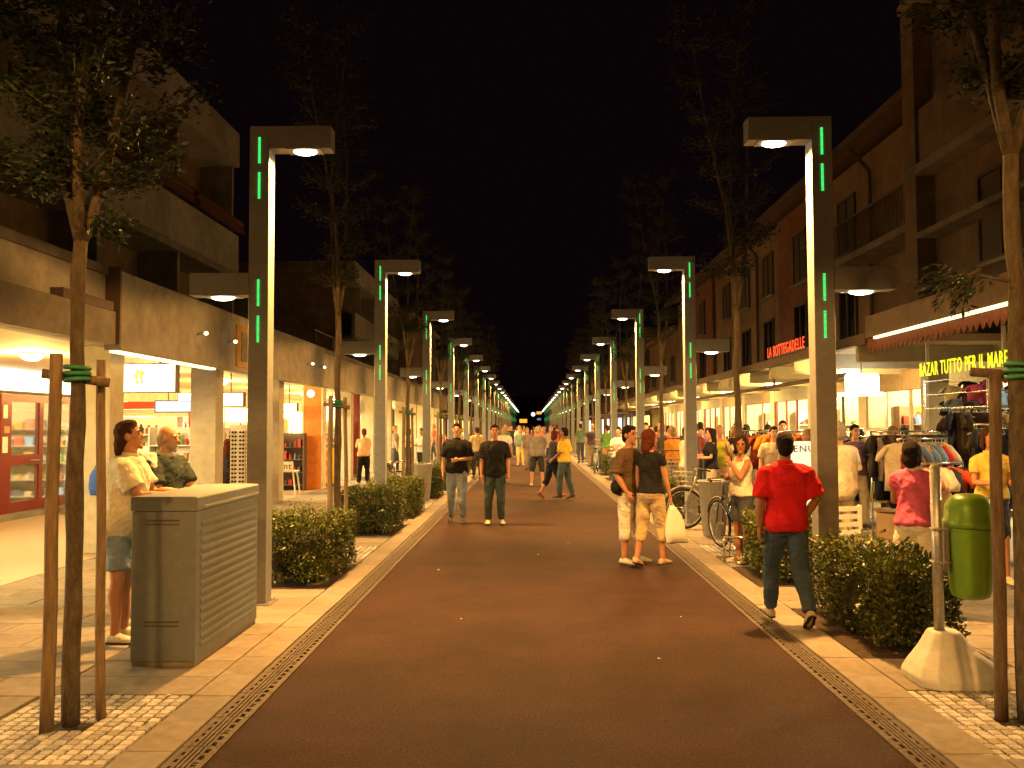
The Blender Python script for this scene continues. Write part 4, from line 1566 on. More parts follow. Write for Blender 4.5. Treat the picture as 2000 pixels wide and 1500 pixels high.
ARMS = {
    'down': (((.16, .02, -1), (.05, .22, -1)),) * 2,
    'walk_a': (((.14, .30, -1), (.04, .55, -1)), ((.14, -.30, -1), (.04, -.05, -1))),
    'walk_b': (((.14, -.30, -1), (.04, -.05, -1)), ((.14, .30, -1), (.04, .55, -1))),
    'belly_l': (((.22, .10, -1), (-.75, .65, -.10)), ((.18, .02, -1), (.06, .22, -1))),
    'belly_r': (((.18, .02, -1), (.06, .22, -1)), ((.22, .10, -1), (-.75, .65, -.10))),
    'crossed': (((.12, .30, -1), (-.75, .60, .35)), ((.12, .28, -1), (-.80, .60, .15))),
    'chin': (((.05, .55, -.85), (-.35, .35, .9)), ((.10, .45, -.9), (-.75, .55, .20))),
    'front': (((.12, .30, -1), (-.25, .95, .02)), ((.12, .30, -1), (-.25, .95, .02))),
    'rest': (((.10, .62, -.85), (-.30, .95, .06)), ((.10, .62, -.85), (-.35, .95, .05))),
    'reach': (((.12, .55, -.8), (-.05, .95, .15)), ((.12, .35, -1), (-.15, .85, -.1))),
    'phone': (((.10, .25, -1), (-.25, .55, .85)), ((.14, .05, -1), (.05, .25, -1))),
    'pocket': (((.25, -.12, -1), (-.05, .35, -1)), ((.25, -.12, -1), (-.05, .35, -1))),
}
LEGS = {
    'stand': (((.05, .02, -1), (.02, -.03, -1), 8, 0), ((.05, .02, -1), (.02, -.03, -1), 8, 0)),
    'wide': (((.13, .03, -1), (.06, -.02, -1), 14, 0), ((.13, .03, -1), (.06, -.02, -1), 14, 0)),
    'shift': (((.10, .10, -1), (.06, -.06, -1), 16, 0), ((.03, -.02, -1), (.02, -.04, -1), 6, 0)),
    'walk_a': (((.03, .36, -1), (.02, .08, -1), 4, 8), ((.03, -.20, -1), (.02, -.62, -1), 4, -38)),
    'walk_b': (((.03, -.20, -1), (.02, -.62, -1), 4, -38), ((.03, .36, -1), (.02, .08, -1), 4, 8)),
    'step_a': (((.04, .20, -1), (.03, .02, -1), 6, 0), ((.04, -.12, -1), (.03, -.30, -1), 6, -16)),
    'step_b': (((.04, -.12, -1), (.03, -.30, -1), 6, -16), ((.04, .20, -1), (.03, .02, -1), 6, 0)),
}
GROUPWORD = 'people walking in the street'


def person(label, x, y, head, H=1.7, sex='m', fat=0.0, skin=SKIN_A, hair=('short', 'brown'), top=((.5, .5, .5), .80, .5, .018), bottom=('trousers', (.1, .1, .1)),
           shoes=(.05, .04, .04), arms='down', legs='stand', lean=0.0, roll=0.0, hyaw=0.0, hpitch=0.0, q=1, collar=None, z=None, beard=False, extra=None, group=None):
    """q: 0 near (fine), 1 middle, 2 far. top=(colour, hem z, sleeve fraction of the arm, looseness)."""
    t = thing('person', label, 'person', (x, y, PZ if z is None else z), R(head), group or GROUPWORD)
    s = H / 1.75
    f = sex == 'f'
    vox = (.0085, .013, .022)[q]
    voxc = (.012, .016, .025)[q]
    Rt = Euler((-lean, roll, 0)).to_matrix()
    hipz = .915

    def T(px, py, pz):
        return Vector((0, 0, hipz * s)) + Rt @ (Vector((px, py, pz - hipz)) * s)
    ux, uy = Rt @ Vector((1, 0, 0)), Rt @ Vector((0, 1, 0))
    shw = .158 if f else .180
    if f:
        prof = [(.80, .10, .09, 0), (.86, .165, .118, -.012), (.93, .180, .128, -.015), (1.02, .145, .108, 0), (1.10, .128, .098, .004), (1.20, .138, .108, .010),
                (1.29, .150, .125, .018), (1.37, .152, .100, .004), (1.43, .125, .075, -.004), (1.475, .060, .056, -.002), (1.52, .048, .050, .006)]
    else:
        prof = [(.80, .10, .09, 0), (.86, .160, .115, -.008), (.93, .170, .120, -.008), (1.02, .155, .110, 0), (1.10, .150, .108, .004), (1.20, .163, .115, .006),
                (1.29, .176, .122, .006), (1.38, .180, .108, -.002), (1.44, .148, .082, -.006), (1.48, .070, .062, -.002), (1.53, .057, .057, .006)]

    def fatw(pz):
        return fat * math.exp(-((pz - 1.06) / .16) ** 2)

    def trings(z0, z1, off, sx=0.0):
        out = []
        zs = sorted(set([p[0] for p in prof if z0 < p[0] < z1] + [z0, z1]))
        for pz in zs:
            rx = np.interp(pz, [p[0] for p in prof], [p[1] for p in prof])
            ry = np.interp(pz, [p[0] for p in prof], [p[2] for p in prof])
            yo = np.interp(pz, [p[0] for p in prof], [p[3] for p in prof])
            fw = fatw(pz)
            out.append((T(0, yo + fw * .45, pz), ux, uy, (rx + off + fw * .6 + sx) * s, (ry + off + fw) * s))
        return out
    # ---- joints
    A = ARMS[arms] if isinstance(arms, str) else arms
    Lg = LEGS[legs] if isinstance(legs, str) else legs
    arm = []
    for k, sd in enumerate((-1, 1)):       # left is -x for a body facing +y
        (u1, u2) = A[k]
        sh = T(sd * shw, -.005, 1.405)
        d1 = (Rt @ Vector((u1[0] * sd, u1[1], u1[2]))).normalized()
        d2 = (Rt @ Vector((u2[0] * sd, u2[1], u2[2]))).normalized()
        el = sh + d1 * .285 * s
        wr = el + d2 * .245 * s
        arm.append((sh, el, wr, d1, d2, sd))
    leg = []
    for k, sd in enumerate((-1, 1)):
        (u1, u2, yaw, pit) = Lg[k]
        hj = Vector((sd * .088 * s, 0, .90 * s))
        d1 = Vector((u1[0] * sd, u1[1], u1[2])).normalized()
        d2 = Vector((u2[0] * sd, u2[1], u2[2])).normalized()
        kn = hj + d1 * .415 * s
        an = kn + d2 * .415 * s
        Rf = Euler((R(pit), 0, R(-yaw * sd))).to_matrix()
        leg.append((hj, kn, an, d1, d2, sd, Rf))
    sole = []
    for hj, kn, an, d1, d2, sd, Rf in leg:
        for p in ((0, -.06, -.072), (0, .17, -.072)):
            sole.append((an + Rf @ (Vector(p) * s)).z)
    dz = -min(sole)
    up = Vector((0, 0, dz))

    def sh_all(mb_):
        mb_.v = [(a, b, c + dz) for a, b, c in mb_.v]
        return mb_
    seg = (12, 10, 8)[q]
    # ---- body: one continuous surface
    B = MB()
    B.rings(trings(.845, 1.53, -.016), seg + 4)
    for sh, el, wr, d1, d2, sd in arm:
        k_ = .86 if f else 1.0
        B.tube([sh - Vector((sd * .03 * s, 0, 0)), sh + d1 * .06 * s, sh + d1 * .17 * s, el, el + d2 * .08 * s, el + d2 * .17 * s, wr],
               [r_ * s * k_ for r_ in (.058, .056, .050, .041, .043, .036, .028)], seg, True, True)
        # hand
        pn = Vector((-sd, 0, 0)) - d2 * (-sd * d2.x)          # palm normal toward the body
        if pn.length < .3:
            pn = Vector((0, 1, 0)) - d2 * d2.y
        pn.normalize()
        pn = (pn + d2 * 0).normalized()
        ac = d2.cross(pn).normalized()
        hk = (.90 if f else 1.0) * s
        B.rings([(wr - d2 * .01 * s, ac, pn, .024 * hk, .018 * hk), (wr + d2 * .03 * hk, ac, pn, .036 * hk, .017 * hk), (wr + d2 * .07 * hk, ac, pn, .041 * hk, .016 * hk),
                 (wr + d2 * .095 * hk, ac, pn, .038 * hk, .012 * hk)], 10)
        if q < 2:
            for j, ln in enumerate((.068, .080, .074, .056)):
                o_ = (j - 1.5) * .0205 * hk
                p0 = wr + d2 * .088 * hk + ac * o_
                e1 = (d2 + pn * .25 + ac * (j - 1.5) * .05).normalized()
                e2 = (d2 + pn * .95).normalized()
                p1 = p0 + e1 * ln * .5 * hk
                p2 = p1 + e2 * ln * .5 * hk
                B.tube([p0, p1, p2], [.0105 * hk, .0098 * hk, .0085 * hk], 6, True, True)
            fw_ = ac if ac.y > -0.1 else -ac
            tb = wr + d2 * .025 * hk + fw_ * .026 * hk
            B.tube([tb, tb + (d2 * .7 + fw_ * .6 + pn * .3).normalized() * .035 * hk, tb + (d2 * .9 + fw_ * .45 + pn * .5).normalized() * .068 * hk],
                   [.014 * hk, .0115 * hk, .0095 * hk], 6, True, True)
    for hj, kn, an, d1, d2, sd, Rf in leg:
        k_ = .97 if f else 1.0
        B.tube([hj + Vector((0, 0, .03 * s)), hj + d1 * .12 * s, hj + d1 * .27 * s, kn, kn + d2 * .11 * s + Vector((0, -.012 * s, 0)), kn + d2 * .25 * s, an],
               [r_ * s * k_ for r_ in (.088, .086, .070, .055, .056, .045, .036)], seg, True, True)
        fo = []
        for fy, fw2, fh, fz in ((-.058, .022, .022, -.045), (-.035, .033, .036, -.036), (.03, .036, .040, -.032), (.09, .041, .026, -.044), (.14, .040, .019, -.052), (.175, .026, .012, -.059)):
            fo.append((an + Rf @ (Vector((0, fy, fz)) * s), Rf @ Vector((1, 0, 0)), Rf @ Vector((0, 0, 1)), fw2 * s, fh * s))
        B.rings(fo, 10)
    # head
    Rh = Rt @ Euler((hpitch, 0, R(hyaw))).to_matrix()
    hb = T(0, .005, 1.515)
    hs = s * (1.0 if H > 1.45 else 1.12)

    def Hd(px, py, pz):
        return hb + Rh @ (Vector((px, py, pz)) * hs)
    hr = [Rh @ Vector((1, 0, 0)), Rh @ Vector((0, 1, 0)), Rh @ Vector((0, 0, 1))]
    B.ell(Hd(0, -.008, .140), .074 * hs, .095 * hs, .094 * hs, 14, 9, Rh)
    B.ell(Hd(0, .022, .070), .056 * hs, .070 * hs, .073 * hs, 12, 8, Rh)
    B.ell(Hd(0, .052, .100), .056 * hs, .038 * hs, .062 * hs, 12, 7, Rh)
    B.tube([Hd(0, -.01, -.06), Hd(0, -.004, .05)], (.047 if f else .056) * hs, 10)
    if q < 2:
        B.tube([Hd(0, .088, .128), Hd(0, .104, .095), Hd(0, .092, .083)], [.009 * hs, .015 * hs, .013 * hs], 7, True, True)
        B.ell(Hd(0, .082, .014), .022 * hs, .018 * hs, .018 * hs, 10, 6, Rh)
        for sd in (-1, 1):
            B.ell(Hd(sd * .076, -.004, .105), .011 * hs, .021 * hs, .032 * hs, 8, 6, Rh)
            B.ell(Hd(sd * .030, .080, .142), .026 * hs, .012 * hs, .010 * hs, 8, 5, Rh)
    pend(sh_all(B), vox, 3, 0, 'body', skin, t)
    if q < 2:
        for sd in (-1, 1):
            MBe = MB().ell(Hd(sd * .031, .0865, .122), .011 * hs, .006 * hs, .0055 * hs, 8, 5, Rh)
            sh_all(MBe).build('eye', EYE, t, False, smooth=True)
            MBe = MB().tube([Hd(sd * .013, .094, .144), Hd(sd * .032, .093, .150), Hd(sd * .050, .082, .144)], .0045 * hs, 5)
            sh_all(MBe).build('eyebrow', HAIR[hair[1]], t, False)
        MBe = MB().tube([Hd(-.024, .082, .052), Hd(0, .0905, .052), Hd(.024, .082, .052)], .0042 * hs, 5)
        sh_all(MBe).build('mouth', LIP, t, False)
    # ---- hair
    hm = HAIR[hair[1]]
    hh = MB()
    st = hair[0]
    if st != 'bald':
        hh.ell(Hd(0, -.020, .152), .0815 * hs, .0985 * hs, .096 * hs, 14, 9, Rh)
        hh.ell(Hd(0, -.048, .095), .074 * hs, .066 * hs, .085 * hs, 12, 8, Rh)
        if st == 'short':
            hh.ell(Hd(0, .028, .205), .060 * hs, .055 * hs, .038 * hs, 10, 6, Rh)
        if st == 'mane':
            hh.ell(Hd(0, -.075, .055), .072 * hs, .050 * hs, .085 * hs, 12, 8, Rh)
            hh.ell(Hd(0, -.088, .0), .062 * hs, .040 * hs, .055 * hs, 12, 8, Rh)
            hh.ell(Hd(0, .010, .212), .064 * hs, .060 * hs, .036 * hs, 10, 6, Rh)
        if st in ('bob', 'mid', 'long', 'curly'):
            hh.ell(Hd(0, -.030, .150), .092 * hs, .103 * hs, .102 * hs, 14, 8, Rh)
            hh.ell(Hd(0, -.060, .06), .088 * hs, .066 * hs, .10 * hs, 12, 8, Rh)
            for sd in (-1, 1):
                hh.ell(Hd(sd * .072, -.018, .085), .026 * hs, .045 * hs, .085 * hs, 8, 6, Rh)
        if st in ('mid', 'long'):
            hh.ell(Hd(0, -.078, 0.0), .088 * hs, .052 * hs, .085 * hs, 12, 8, Rh)
        if st == 'long':
            hh.ell(Hd(0, -.090, -.08), .088 * hs, .042 * hs, .13 * hs, 12, 8, Rh)
            for sd in (-1, 1):
                hh.ell(Hd(sd * .066, -.035, .0), .030 * hs, .040 * hs, .12 * hs, 8, 6, Rh)
        if st == 'curly':
            for j in range(16):
                a = j * 2.4
                hh.ell(Hd(.085 * math.cos(a), -.05 + .06 * math.sin(a) * .8, .02 + .013 * j), .034 * hs, .034 * hs, .034 * hs, 7, 5, Rh)
    else:
        hh.ell(Hd(0, -.052, .085), .078 * hs, .060 * hs, .070 * hs, 12, 8, Rh)
        for sd in (-1, 1):
            hh.ell(Hd(sd * .066, -.030, .105), .018 * hs, .040 * hs, .040 * hs, 8, 6, Rh)
    pend(sh_all(hh), voxc * .6, 1, .006, 'hair', hm, t)
    if beard:
        bd_ = MB().ell(Hd(0, .030, .040), .058 * hs, .066 * hs, .042 * hs, 12, 7, Rh)
        bd_.ell(Hd(0, .074, .018), .03 * hs, .024 * hs, .03 * hs, 8, 6, Rh)
        pend(sh_all(bd_), voxc * .7, 2, .002, 'beard', hm, t)
    # ---- top
    if top:
        tcol, hem, slv, loose = top
        Tm = MB()
        topz = 1.462 if slv >= 0 else 1.40
        loose = max(loose, .012)
        Tm.rings(trings(hem, topz, .007 + loose, .004), seg + 4)
        sl = max(slv, .04)
        for sh, el, wr, d1, d2, sd in arm:
            k_ = .88 if f else 1.0
            if slv < 0:
                Tm.tube([sh - Vector((sd * .055 * s, 0, -.03 * s)), sh - Vector((sd * .04 * s, 0, .07 * s))], .045 * s, 8, True, True)
                continue
            pts, rr = [sh - Vector((sd * .045 * s, 0, -.004 * s)), sh + d1 * .02 * s], [.060 * s * k_, (.066 + loose * .4) * s * k_]
            if sl <= .55:
                pts.append(sh + d1 * (.285 * s * sl / .55))
                rr.append((.060 + loose) * s * k_)
            else:
                pts += [el, el + d2 * (.235 * s * (sl - .55) / .45)]
                rr += [(.050 + loose * .8) * s * k_, (.040 + loose * .6) * s * k_]
            Tm.tube(pts, rr, seg, True, False)
        pend(sh_all(Tm), voxc, 2, .0105 if q < 2 else .006, 'top', cloth(tcol), t)
        if collar is not None:
            cl = MB()
            cl.rings([(T(0, -.004, 1.445), ux, uy, .092 * s, .078 * s), (T(0, .0, 1.475), ux, uy, .076 * s, .070 * s), (T(0, .0, 1.497), ux, uy, .068 * s, .068 * s),
                      (T(0, .0, 1.497), ux, uy, .056 * s, .056 * s)], 12)
            sh_all(cl).build('collar', cloth(collar), t, False, smooth=True)
    # ---- bottom
    kind = bottom[0]
    Bm = MB()
    bcol = bottom[1]
    if kind in ('trousers', 'capri', 'shorts', 'long_shorts'):
        frac = {'trousers': 1.0, 'capri': .74, 'long_shorts': .60, 'shorts': .40}[kind]
        ex = bottom[2] if len(bottom) > 2 else .010
        Bm.rings(trings(.80, min(1.005, (top[1] if top else 1) + .05), .007), seg + 4)
        for hj, kn, an, d1, d2, sd, Rf in leg:
            L_ = frac * .83 * s * .985
            pts = [hj + Vector((0, 0, .04 * s)), hj + d1 * .12 * s]
            rr = [.096 * s, (.094 + ex * .5) * s]
            if L_ <= .415 * s:
                pts.append(hj + d1 * L_)
                rr.append((.078 + ex * 1.4) * s)
            else:
                pts += [hj + d1 * .28 * s, kn, kn + d2 * min(.14 * s, L_ - .415 * s), kn + d2 * (L_ - .415 * s)]
                rr += [(.078 + ex) * s, (.064 + ex) * s, (.062 + ex * .9) * s, (.050 + ex * .7) * s]
            Bm.tube(pts, rr, seg, True, False)
        nm = {'trousers': 'trousers', 'capri': 'capri_trousers', 'long_shorts': 'shorts', 'shorts': 'shorts'}[kind]
        pend(sh_all(Bm), voxc, 2, .0095 if q < 2 else .005, nm, cloth(bcol), t)
    else:
        hemz = {'skirt': .50, 'dress': .42, 'long_dress': .16}[kind]
        rs = trings(.86, 1.02 if kind == 'skirt' else 1.20, .014)
        fl = .0 if kind == 'skirt' else .05
        lo = []
        for tt in (0.0, .33, .66):
            zz = hemz + (.86 - hemz) * tt
            lo.append((Vector((0, .01, zz * s)), Vector((1, 0, 0)), Vector((0, 1, 0)), (.190 + fl * (1 - tt)) * s, (.150 + fl * (1 - tt)) * s))
        Bm.rings(lo + rs, seg + 6)
        pend(sh_all(Bm), voxc, 3, .008 if q < 2 else 0, 'skirt', cloth(bcol), t)
    # ---- shoes
    if shoes is not None:
        sm = cloth(shoes, .6)
        for hj, kn, an, d1, d2, sd, Rf in leg:
            so = MB()
            fo = []
            for fy, fw2, fh, fz in ((-.070, .024, .024, -.047), (-.045, .038, .040, -.034), (.02, .041, .046, -.030), (.085, .047, .034, -.042), (.145, .045, .025, -.049), (.188, .028, .017, -.056)):
                fo.append((an + Rf @ (Vector((0, fy, fz)) * s), Rf @ Vector((1, 0, 0)), Rf @ Vector((0, 0, 1)), fw2 * s, fh * s))
            so.rings(fo, 12)
            sh_all(so)
            so.v = [(a, b, max(c, .002)) for a, b, c in so.v]
            so_ = so.build('shoe', sm, t, False, smooth=True)
            if q < 2:
                sl_ = MB()
                fo = []
                for fy, fw2 in ((-.074, .022), (-.05, .038), (.02, .040), (.09, .049), (.15, .045), (.192, .024)):
                    fo.append((an + Rf @ (Vector((0, fy, -.064)) * s), Rf @ Vector((1, 0, 0)), Rf @ Vector((0, 0, 1)), fw2 * s, .009 * s))
                sl_.rings(fo, 10)
                sh_all(sl_)
                sl_.v = [(a, b, max(c, .001)) for a, b, c in sl_.v]
                sl_.build('sole', cloth((.03, .025, .02) if sum(shoes) > .8 else (.4, .36, .3), .8), so_, False, smooth=True)
    t['_dz'] = dz
    HANDS[t.name] = [(a[2] + a[4] * .10 * s + up, a[5]) for a in arm]
    return t


HANDS = {}


def flush_people():
    tmp = bpy.data.scenes.new('tmp')
    obs = []
    for mb_, vox, it, wr, name, m, parent, label in PENDING:
        me = bpy.data.meshes.new(name)
        me.from_pydata(mb_.v, [], mb_.f)
        o = bpy.data.objects.new('raw', me)
        tmp.collection.objects.link(o)
        rm = o.modifiers.new('r', 'REMESH')
        rm.mode = 'VOXEL'
        rm.voxel_size = vox
        rm.use_smooth_shade = True
        sm = o.modifiers.new('s', 'SMOOTH')
        sm.factor = .5
        sm.iterations = it
        obs.append(o)
    with bpy.context.temp_override(scene=tmp, view_layer=tmp.view_layers[0]):
        dg = bpy.context.evaluated_depsgraph_get()
        dg.update()
    for o, (mb_, vox, it, wr, name, m, parent, label) in zip(obs, PENDING):
        me = bpy.data.meshes.new_from_object(o.evaluated_get(dg))
        me.name = name
        n = len(me.vertices)
        if wr > 0 and n:
            co = np.empty(n * 3)
            no = np.empty(n * 3)
            me.vertices.foreach_get('co', co)
            me.vertex_normals.foreach_get('vector', no)
            co = co.reshape(-1, 3)
            no = no.reshape(-1, 3)
            ph = (hash(name) % 100) / 7.0 + len(mb_.v) * .37 + parent.location.x * 3
            x, y, z = co.T
            d = np.sin(z * 34 + 5 * np.sin(x * 11 + ph) + 4 * np.sin(y * 9)) * .55 + np.sin(x * 27 + z * 15 + ph) * .35 + np.sin(y * 31 - z * 22 + x * 13) * .35
            d = d + .5 * np.abs(np.sin(z * 61 + x * 23 + 3 * np.sin(y * 17 + ph))) + .4 * np.sin(z * 17 + x * 45 + ph * 2)
            if name in ('hair', 'beard'):
                d = np.sin(x * 150 + 9 * np.sin(z * 33 + ph)) * .45 + np.sin(y * 130 + z * 60 + ph) * .4 + d * .3
                wr = wr * .8
            co = co + no * (d * wr * .62)[:, None]
            me.vertices.foreach_set('co', co.reshape(-1))
        me.materials.clear()
        me.materials.append(m)
        me.polygons.foreach_set('use_smooth', [True] * len(me.polygons))
        me.update()
        ob = bpy.data.objects.new(name, me)
        COL.objects.link(ob)
        ob.parent = parent
    for o in obs:
        me = o.data
        bpy.data.objects.remove(o)
        bpy.data.meshes.remove(me)
    bpy.data.scenes.remove(tmp)


BLK = (.012, .012, .014)
JEANS = (.10, .15, .24)
JEANS_D = (.035, .055, .075)
CREAM = (.66, .62, .48)
WHITE = (.74, .71, .64)

# the pair leaning on the cabinet
p1 = person('man in loose cream shirt and denim shorts leaning on the grey cabinet', -3.30, 7.42, -82, 1.76, fat=.03, hair=('mane', 'brown'), top=(CREAM, .80, .42, .030),
            bottom=('shorts', (.22, .30, .40), .016), shoes=(.66, .62, .54), arms='rest', legs='stand', lean=.10, hyaw=4, hpitch=.22, q=0, collar=CREAM)
p2 = person('bald bearded man in dark polo leaning behind the grey cabinet', -3.45, 8.52, -112, 1.74, fat=.04, skin=SKIN_B, hair=('bald', 'grey'), top=((.030, .045, .045), .84, .45, .024),
            bottom=('trousers', (.10, .09, .08)), arms='rest', legs='wide', lean=.16, hyaw=14, q=0, collar=(.55, .52, .48), beard=True)
# pale jacket over the bearded man's shoulder
jk = MB()
jk.rings([((.165, .02, 1.47), (1, 0, 0), (0, 1, 0), .05, .10), ((.20, .05, 1.36), (1, 0, 0), (0, 1, 0), .075, .12), ((.215, .10, 1.18), (1, 0, 0), (0, 1, 0), .07, .11),
          ((.20, .13, .98), (1, 0, 0), (0, 1, 0), .06, .10)], 12)
pend(jk, .014, 3, .01, 'draped_jacket', cloth((.50, .48, .46)), p2)

# two men in black walking towards us
person('man in black open-collar shirt and pale jeans walking in the road', -1.30, 16.4, 178, 1.73, skin=SKIN_B, hair=('short', 'black'), top=(BLK, .86, .50, .026),
       bottom=('trousers', (.26, .32, .42), .016), shoes=(.05, .05, .06), arms='belly_l', legs='step_a', hpitch=.10, q=1, collar=BLK)
person('man in black tee and dark jeans walking in the road', -.62, 16.2, 184, 1.73, skin=SKIN_A, hair=('short', 'black'), top=(BLK, .82, .48, .030),
       bottom=('trousers', (.055, .075, .065), .016), shoes=(.55, .5, .42), arms='down', legs='stand', q=1)

# couple in the road
pc = person('man in brown tee, glasses and white capri trousers beside his partner', 1.24, 11.55, -128, 1.70, skin=SKIN_A, hair=('short', 'black'), top=((.12, .075, .04), .86, .50, .018),
            bottom=('capri', (.72, .66, .56), .018), shoes=(.68, .64, .56), arms=(((.14, -.02, -1), (.05, .20, -1)), ((.2, -.15, -1), (-.1, .5, -.8))), legs='shift', hyaw=-8, q=0)
gl = MB()
pw = person('auburn-haired woman in black tee and khaki capris carrying a white bag', 1.46, 11.25, -38, 1.63, 'f', skin=SKIN_A, hair=('mid', 'auburn'), top=(BLK, .93, .22, .008),
            bottom=('capri', (.50, .38, .21), .012), shoes=(.45, .33, .2), arms=(((.12, .05, -1), (.03, .2, -1)), ((.16, .12, -1), (.10, .28, -1))), legs='step_b', hyaw=-28, q=0)

# woman by the rack
person('woman in white sleeveless top and denim shorts with hands at her chin', 2.64, 11.60, 112, 1.56, 'f', fat=.03, skin=SKIN_A, hair=('curly', 'brown'), top=((.76, .72, .62), .93, -1, .006),
       bottom=('shorts', (.07, .085, .11), .014), shoes=(.5, .4, .3), arms='chin', legs='stand', hyaw=52, hpitch=0.0, q=0)
# red polo
person('man in bright red polo and blue jeans walking away from us', 2.20, 8.02, 2, 1.62, skin=SKIN_C, hair=('short', 'black'), top=((.52, .014, .022), .84, .50, .026),
       bottom=('trousers', (.045, .075, .12), .014), shoes=(.40, .36, .30), arms=(((.20, .0, -1), (.03, .1, -1)), ((.38, -.1, -1), (-.35, .35, -.7))), legs='walk_a', hyaw=-6, q=0, collar=(.52, .014, .022))
# behind the first right lamp
person('large man in white shirt standing behind the lamp post by the menu board', 3.78, 11.4, 20, 1.74, fat=.06, skin=SKIN_B, hair=('short', 'grey'), top=((.78, .73, .60), .80, .5, .05),
       bottom=('trousers', (.62, .56, .42)), arms='down', q=1)
person('young person with short dark hair in pink polo and white trousers behind the hedge', 3.47, 8.45, -22, 1.55, 'f', skin=SKIN_A, hair=('bob', 'black'), top=((.50, .10, .22), .90, .26, .012),
       bottom=('trousers', WHITE, .016), shoes=(.6, .55, .5), arms='phone', legs='stand', hyaw=-20, q=0, collar=(.72, .55, .52))
person('woman in yellow polo and dark skirt holding a purse', 4.92, 9.98, 172, 1.64, 'f', fat=.02, skin=SKIN_A, hair=('bob', 'brown'), top=((.70, .52, .12), .96, .34, .012),
       bottom=('skirt', (.035, .035, .05)), shoes=(.60, .52, .40), arms='front', legs='step_a', hyaw=8, q=0, collar=(.70, .52, .12))
person('woman in long pale dress with white shrug looking at the clothes', 6.0, 16.9, -20, 1.62, 'f', skin=SKIN_B, hair=('short', 'black'), top=((.66, .60, .50), 1.05, .35, .012),
       bottom=('long_dress', (.42, .36, .28)), shoes=(.6, .5, .4), arms='reach', q=1)
person('woman in white tee and olive trousers with a white shoulder bag', 6.12, 15.7, -8, 1.68, 'f', fat=.02, skin=SKIN_A, hair=('mid', 'blond'), top=((.74, .68, .60), .93, .34, .014),
       bottom=('trousers', (.16, .14, .09), .014), shoes=(.6, .5, .4), arms='front', legs='shift', q=1)
person('woman in grey top reaching into the dark garments', 6.55, 18.6, -30, 1.66, 'f', skin=SKIN_B, hair=('short', 'grey'), top=((.30, .26, .22), .9, .4, .014), bottom=('trousers', (.12, .1, .1)), arms='reach', q=1)
person('person in maroon top among the bazaar garments', 6.9, 17.2, 60, 1.66, 'f', skin=SKIN_A, hair=('bob', 'black'), top=((.20, .03, .05), .9, .4, .014), bottom=('trousers', BLK), arms='reach', q=1)

# middle of the road
person('man in grey shirt and dark shorts seen from behind', .20, 26.4, -8, 1.70, fat=.06, skin=SKIN_B, hair=('bald', 'grey'), top=((.20, .18, .17), .86, .5, .03),
       bottom=('long_shorts', (.035, .035, .04), .02), shoes=(.6, .55, .45), arms='front', legs='wide', q=1)
person('man in yellow polo and green-grey trousers striding with papers', .80, 21.5, 62, 1.64, fat=.02, skin=SKIN_C, hair=('short', 'black'), top=((.72, .50, .06), .90, .5, .018),
       bottom=('trousers', (.07, .095, .10), .014), shoes=(.04, .03, .03), arms=(((.12, .10, -1), (.0, .75, -.6)), ((.14, -.1, -1), (.04, .1, -1))), legs='step_a', q=1)
person('woman in dark top bending beside the man in yellow', .52, 21.7, -60, 1.58, 'f', skin=SKIN_A, hair=('bob', 'auburn'), top=((.04, .04, .07), .92, .3, .014),
       bottom=('capri', BLK, .014), shoes=(.3, .1, .06), arms='reach', legs='walk_b', lean=.14, q=1)
person('woman in blue-green print top and yellow trousers in the road', -.42, 40.5, 176, 1.60, 'f', fat=.05, skin=SKIN_B, hair=('bob', 'blond'), top=((.16, .30, .30), .88, .45, .03),
       bottom=('trousers', (.66, .52, .18), .016), shoes=(.6, .5, .4), arms='front', q=2)
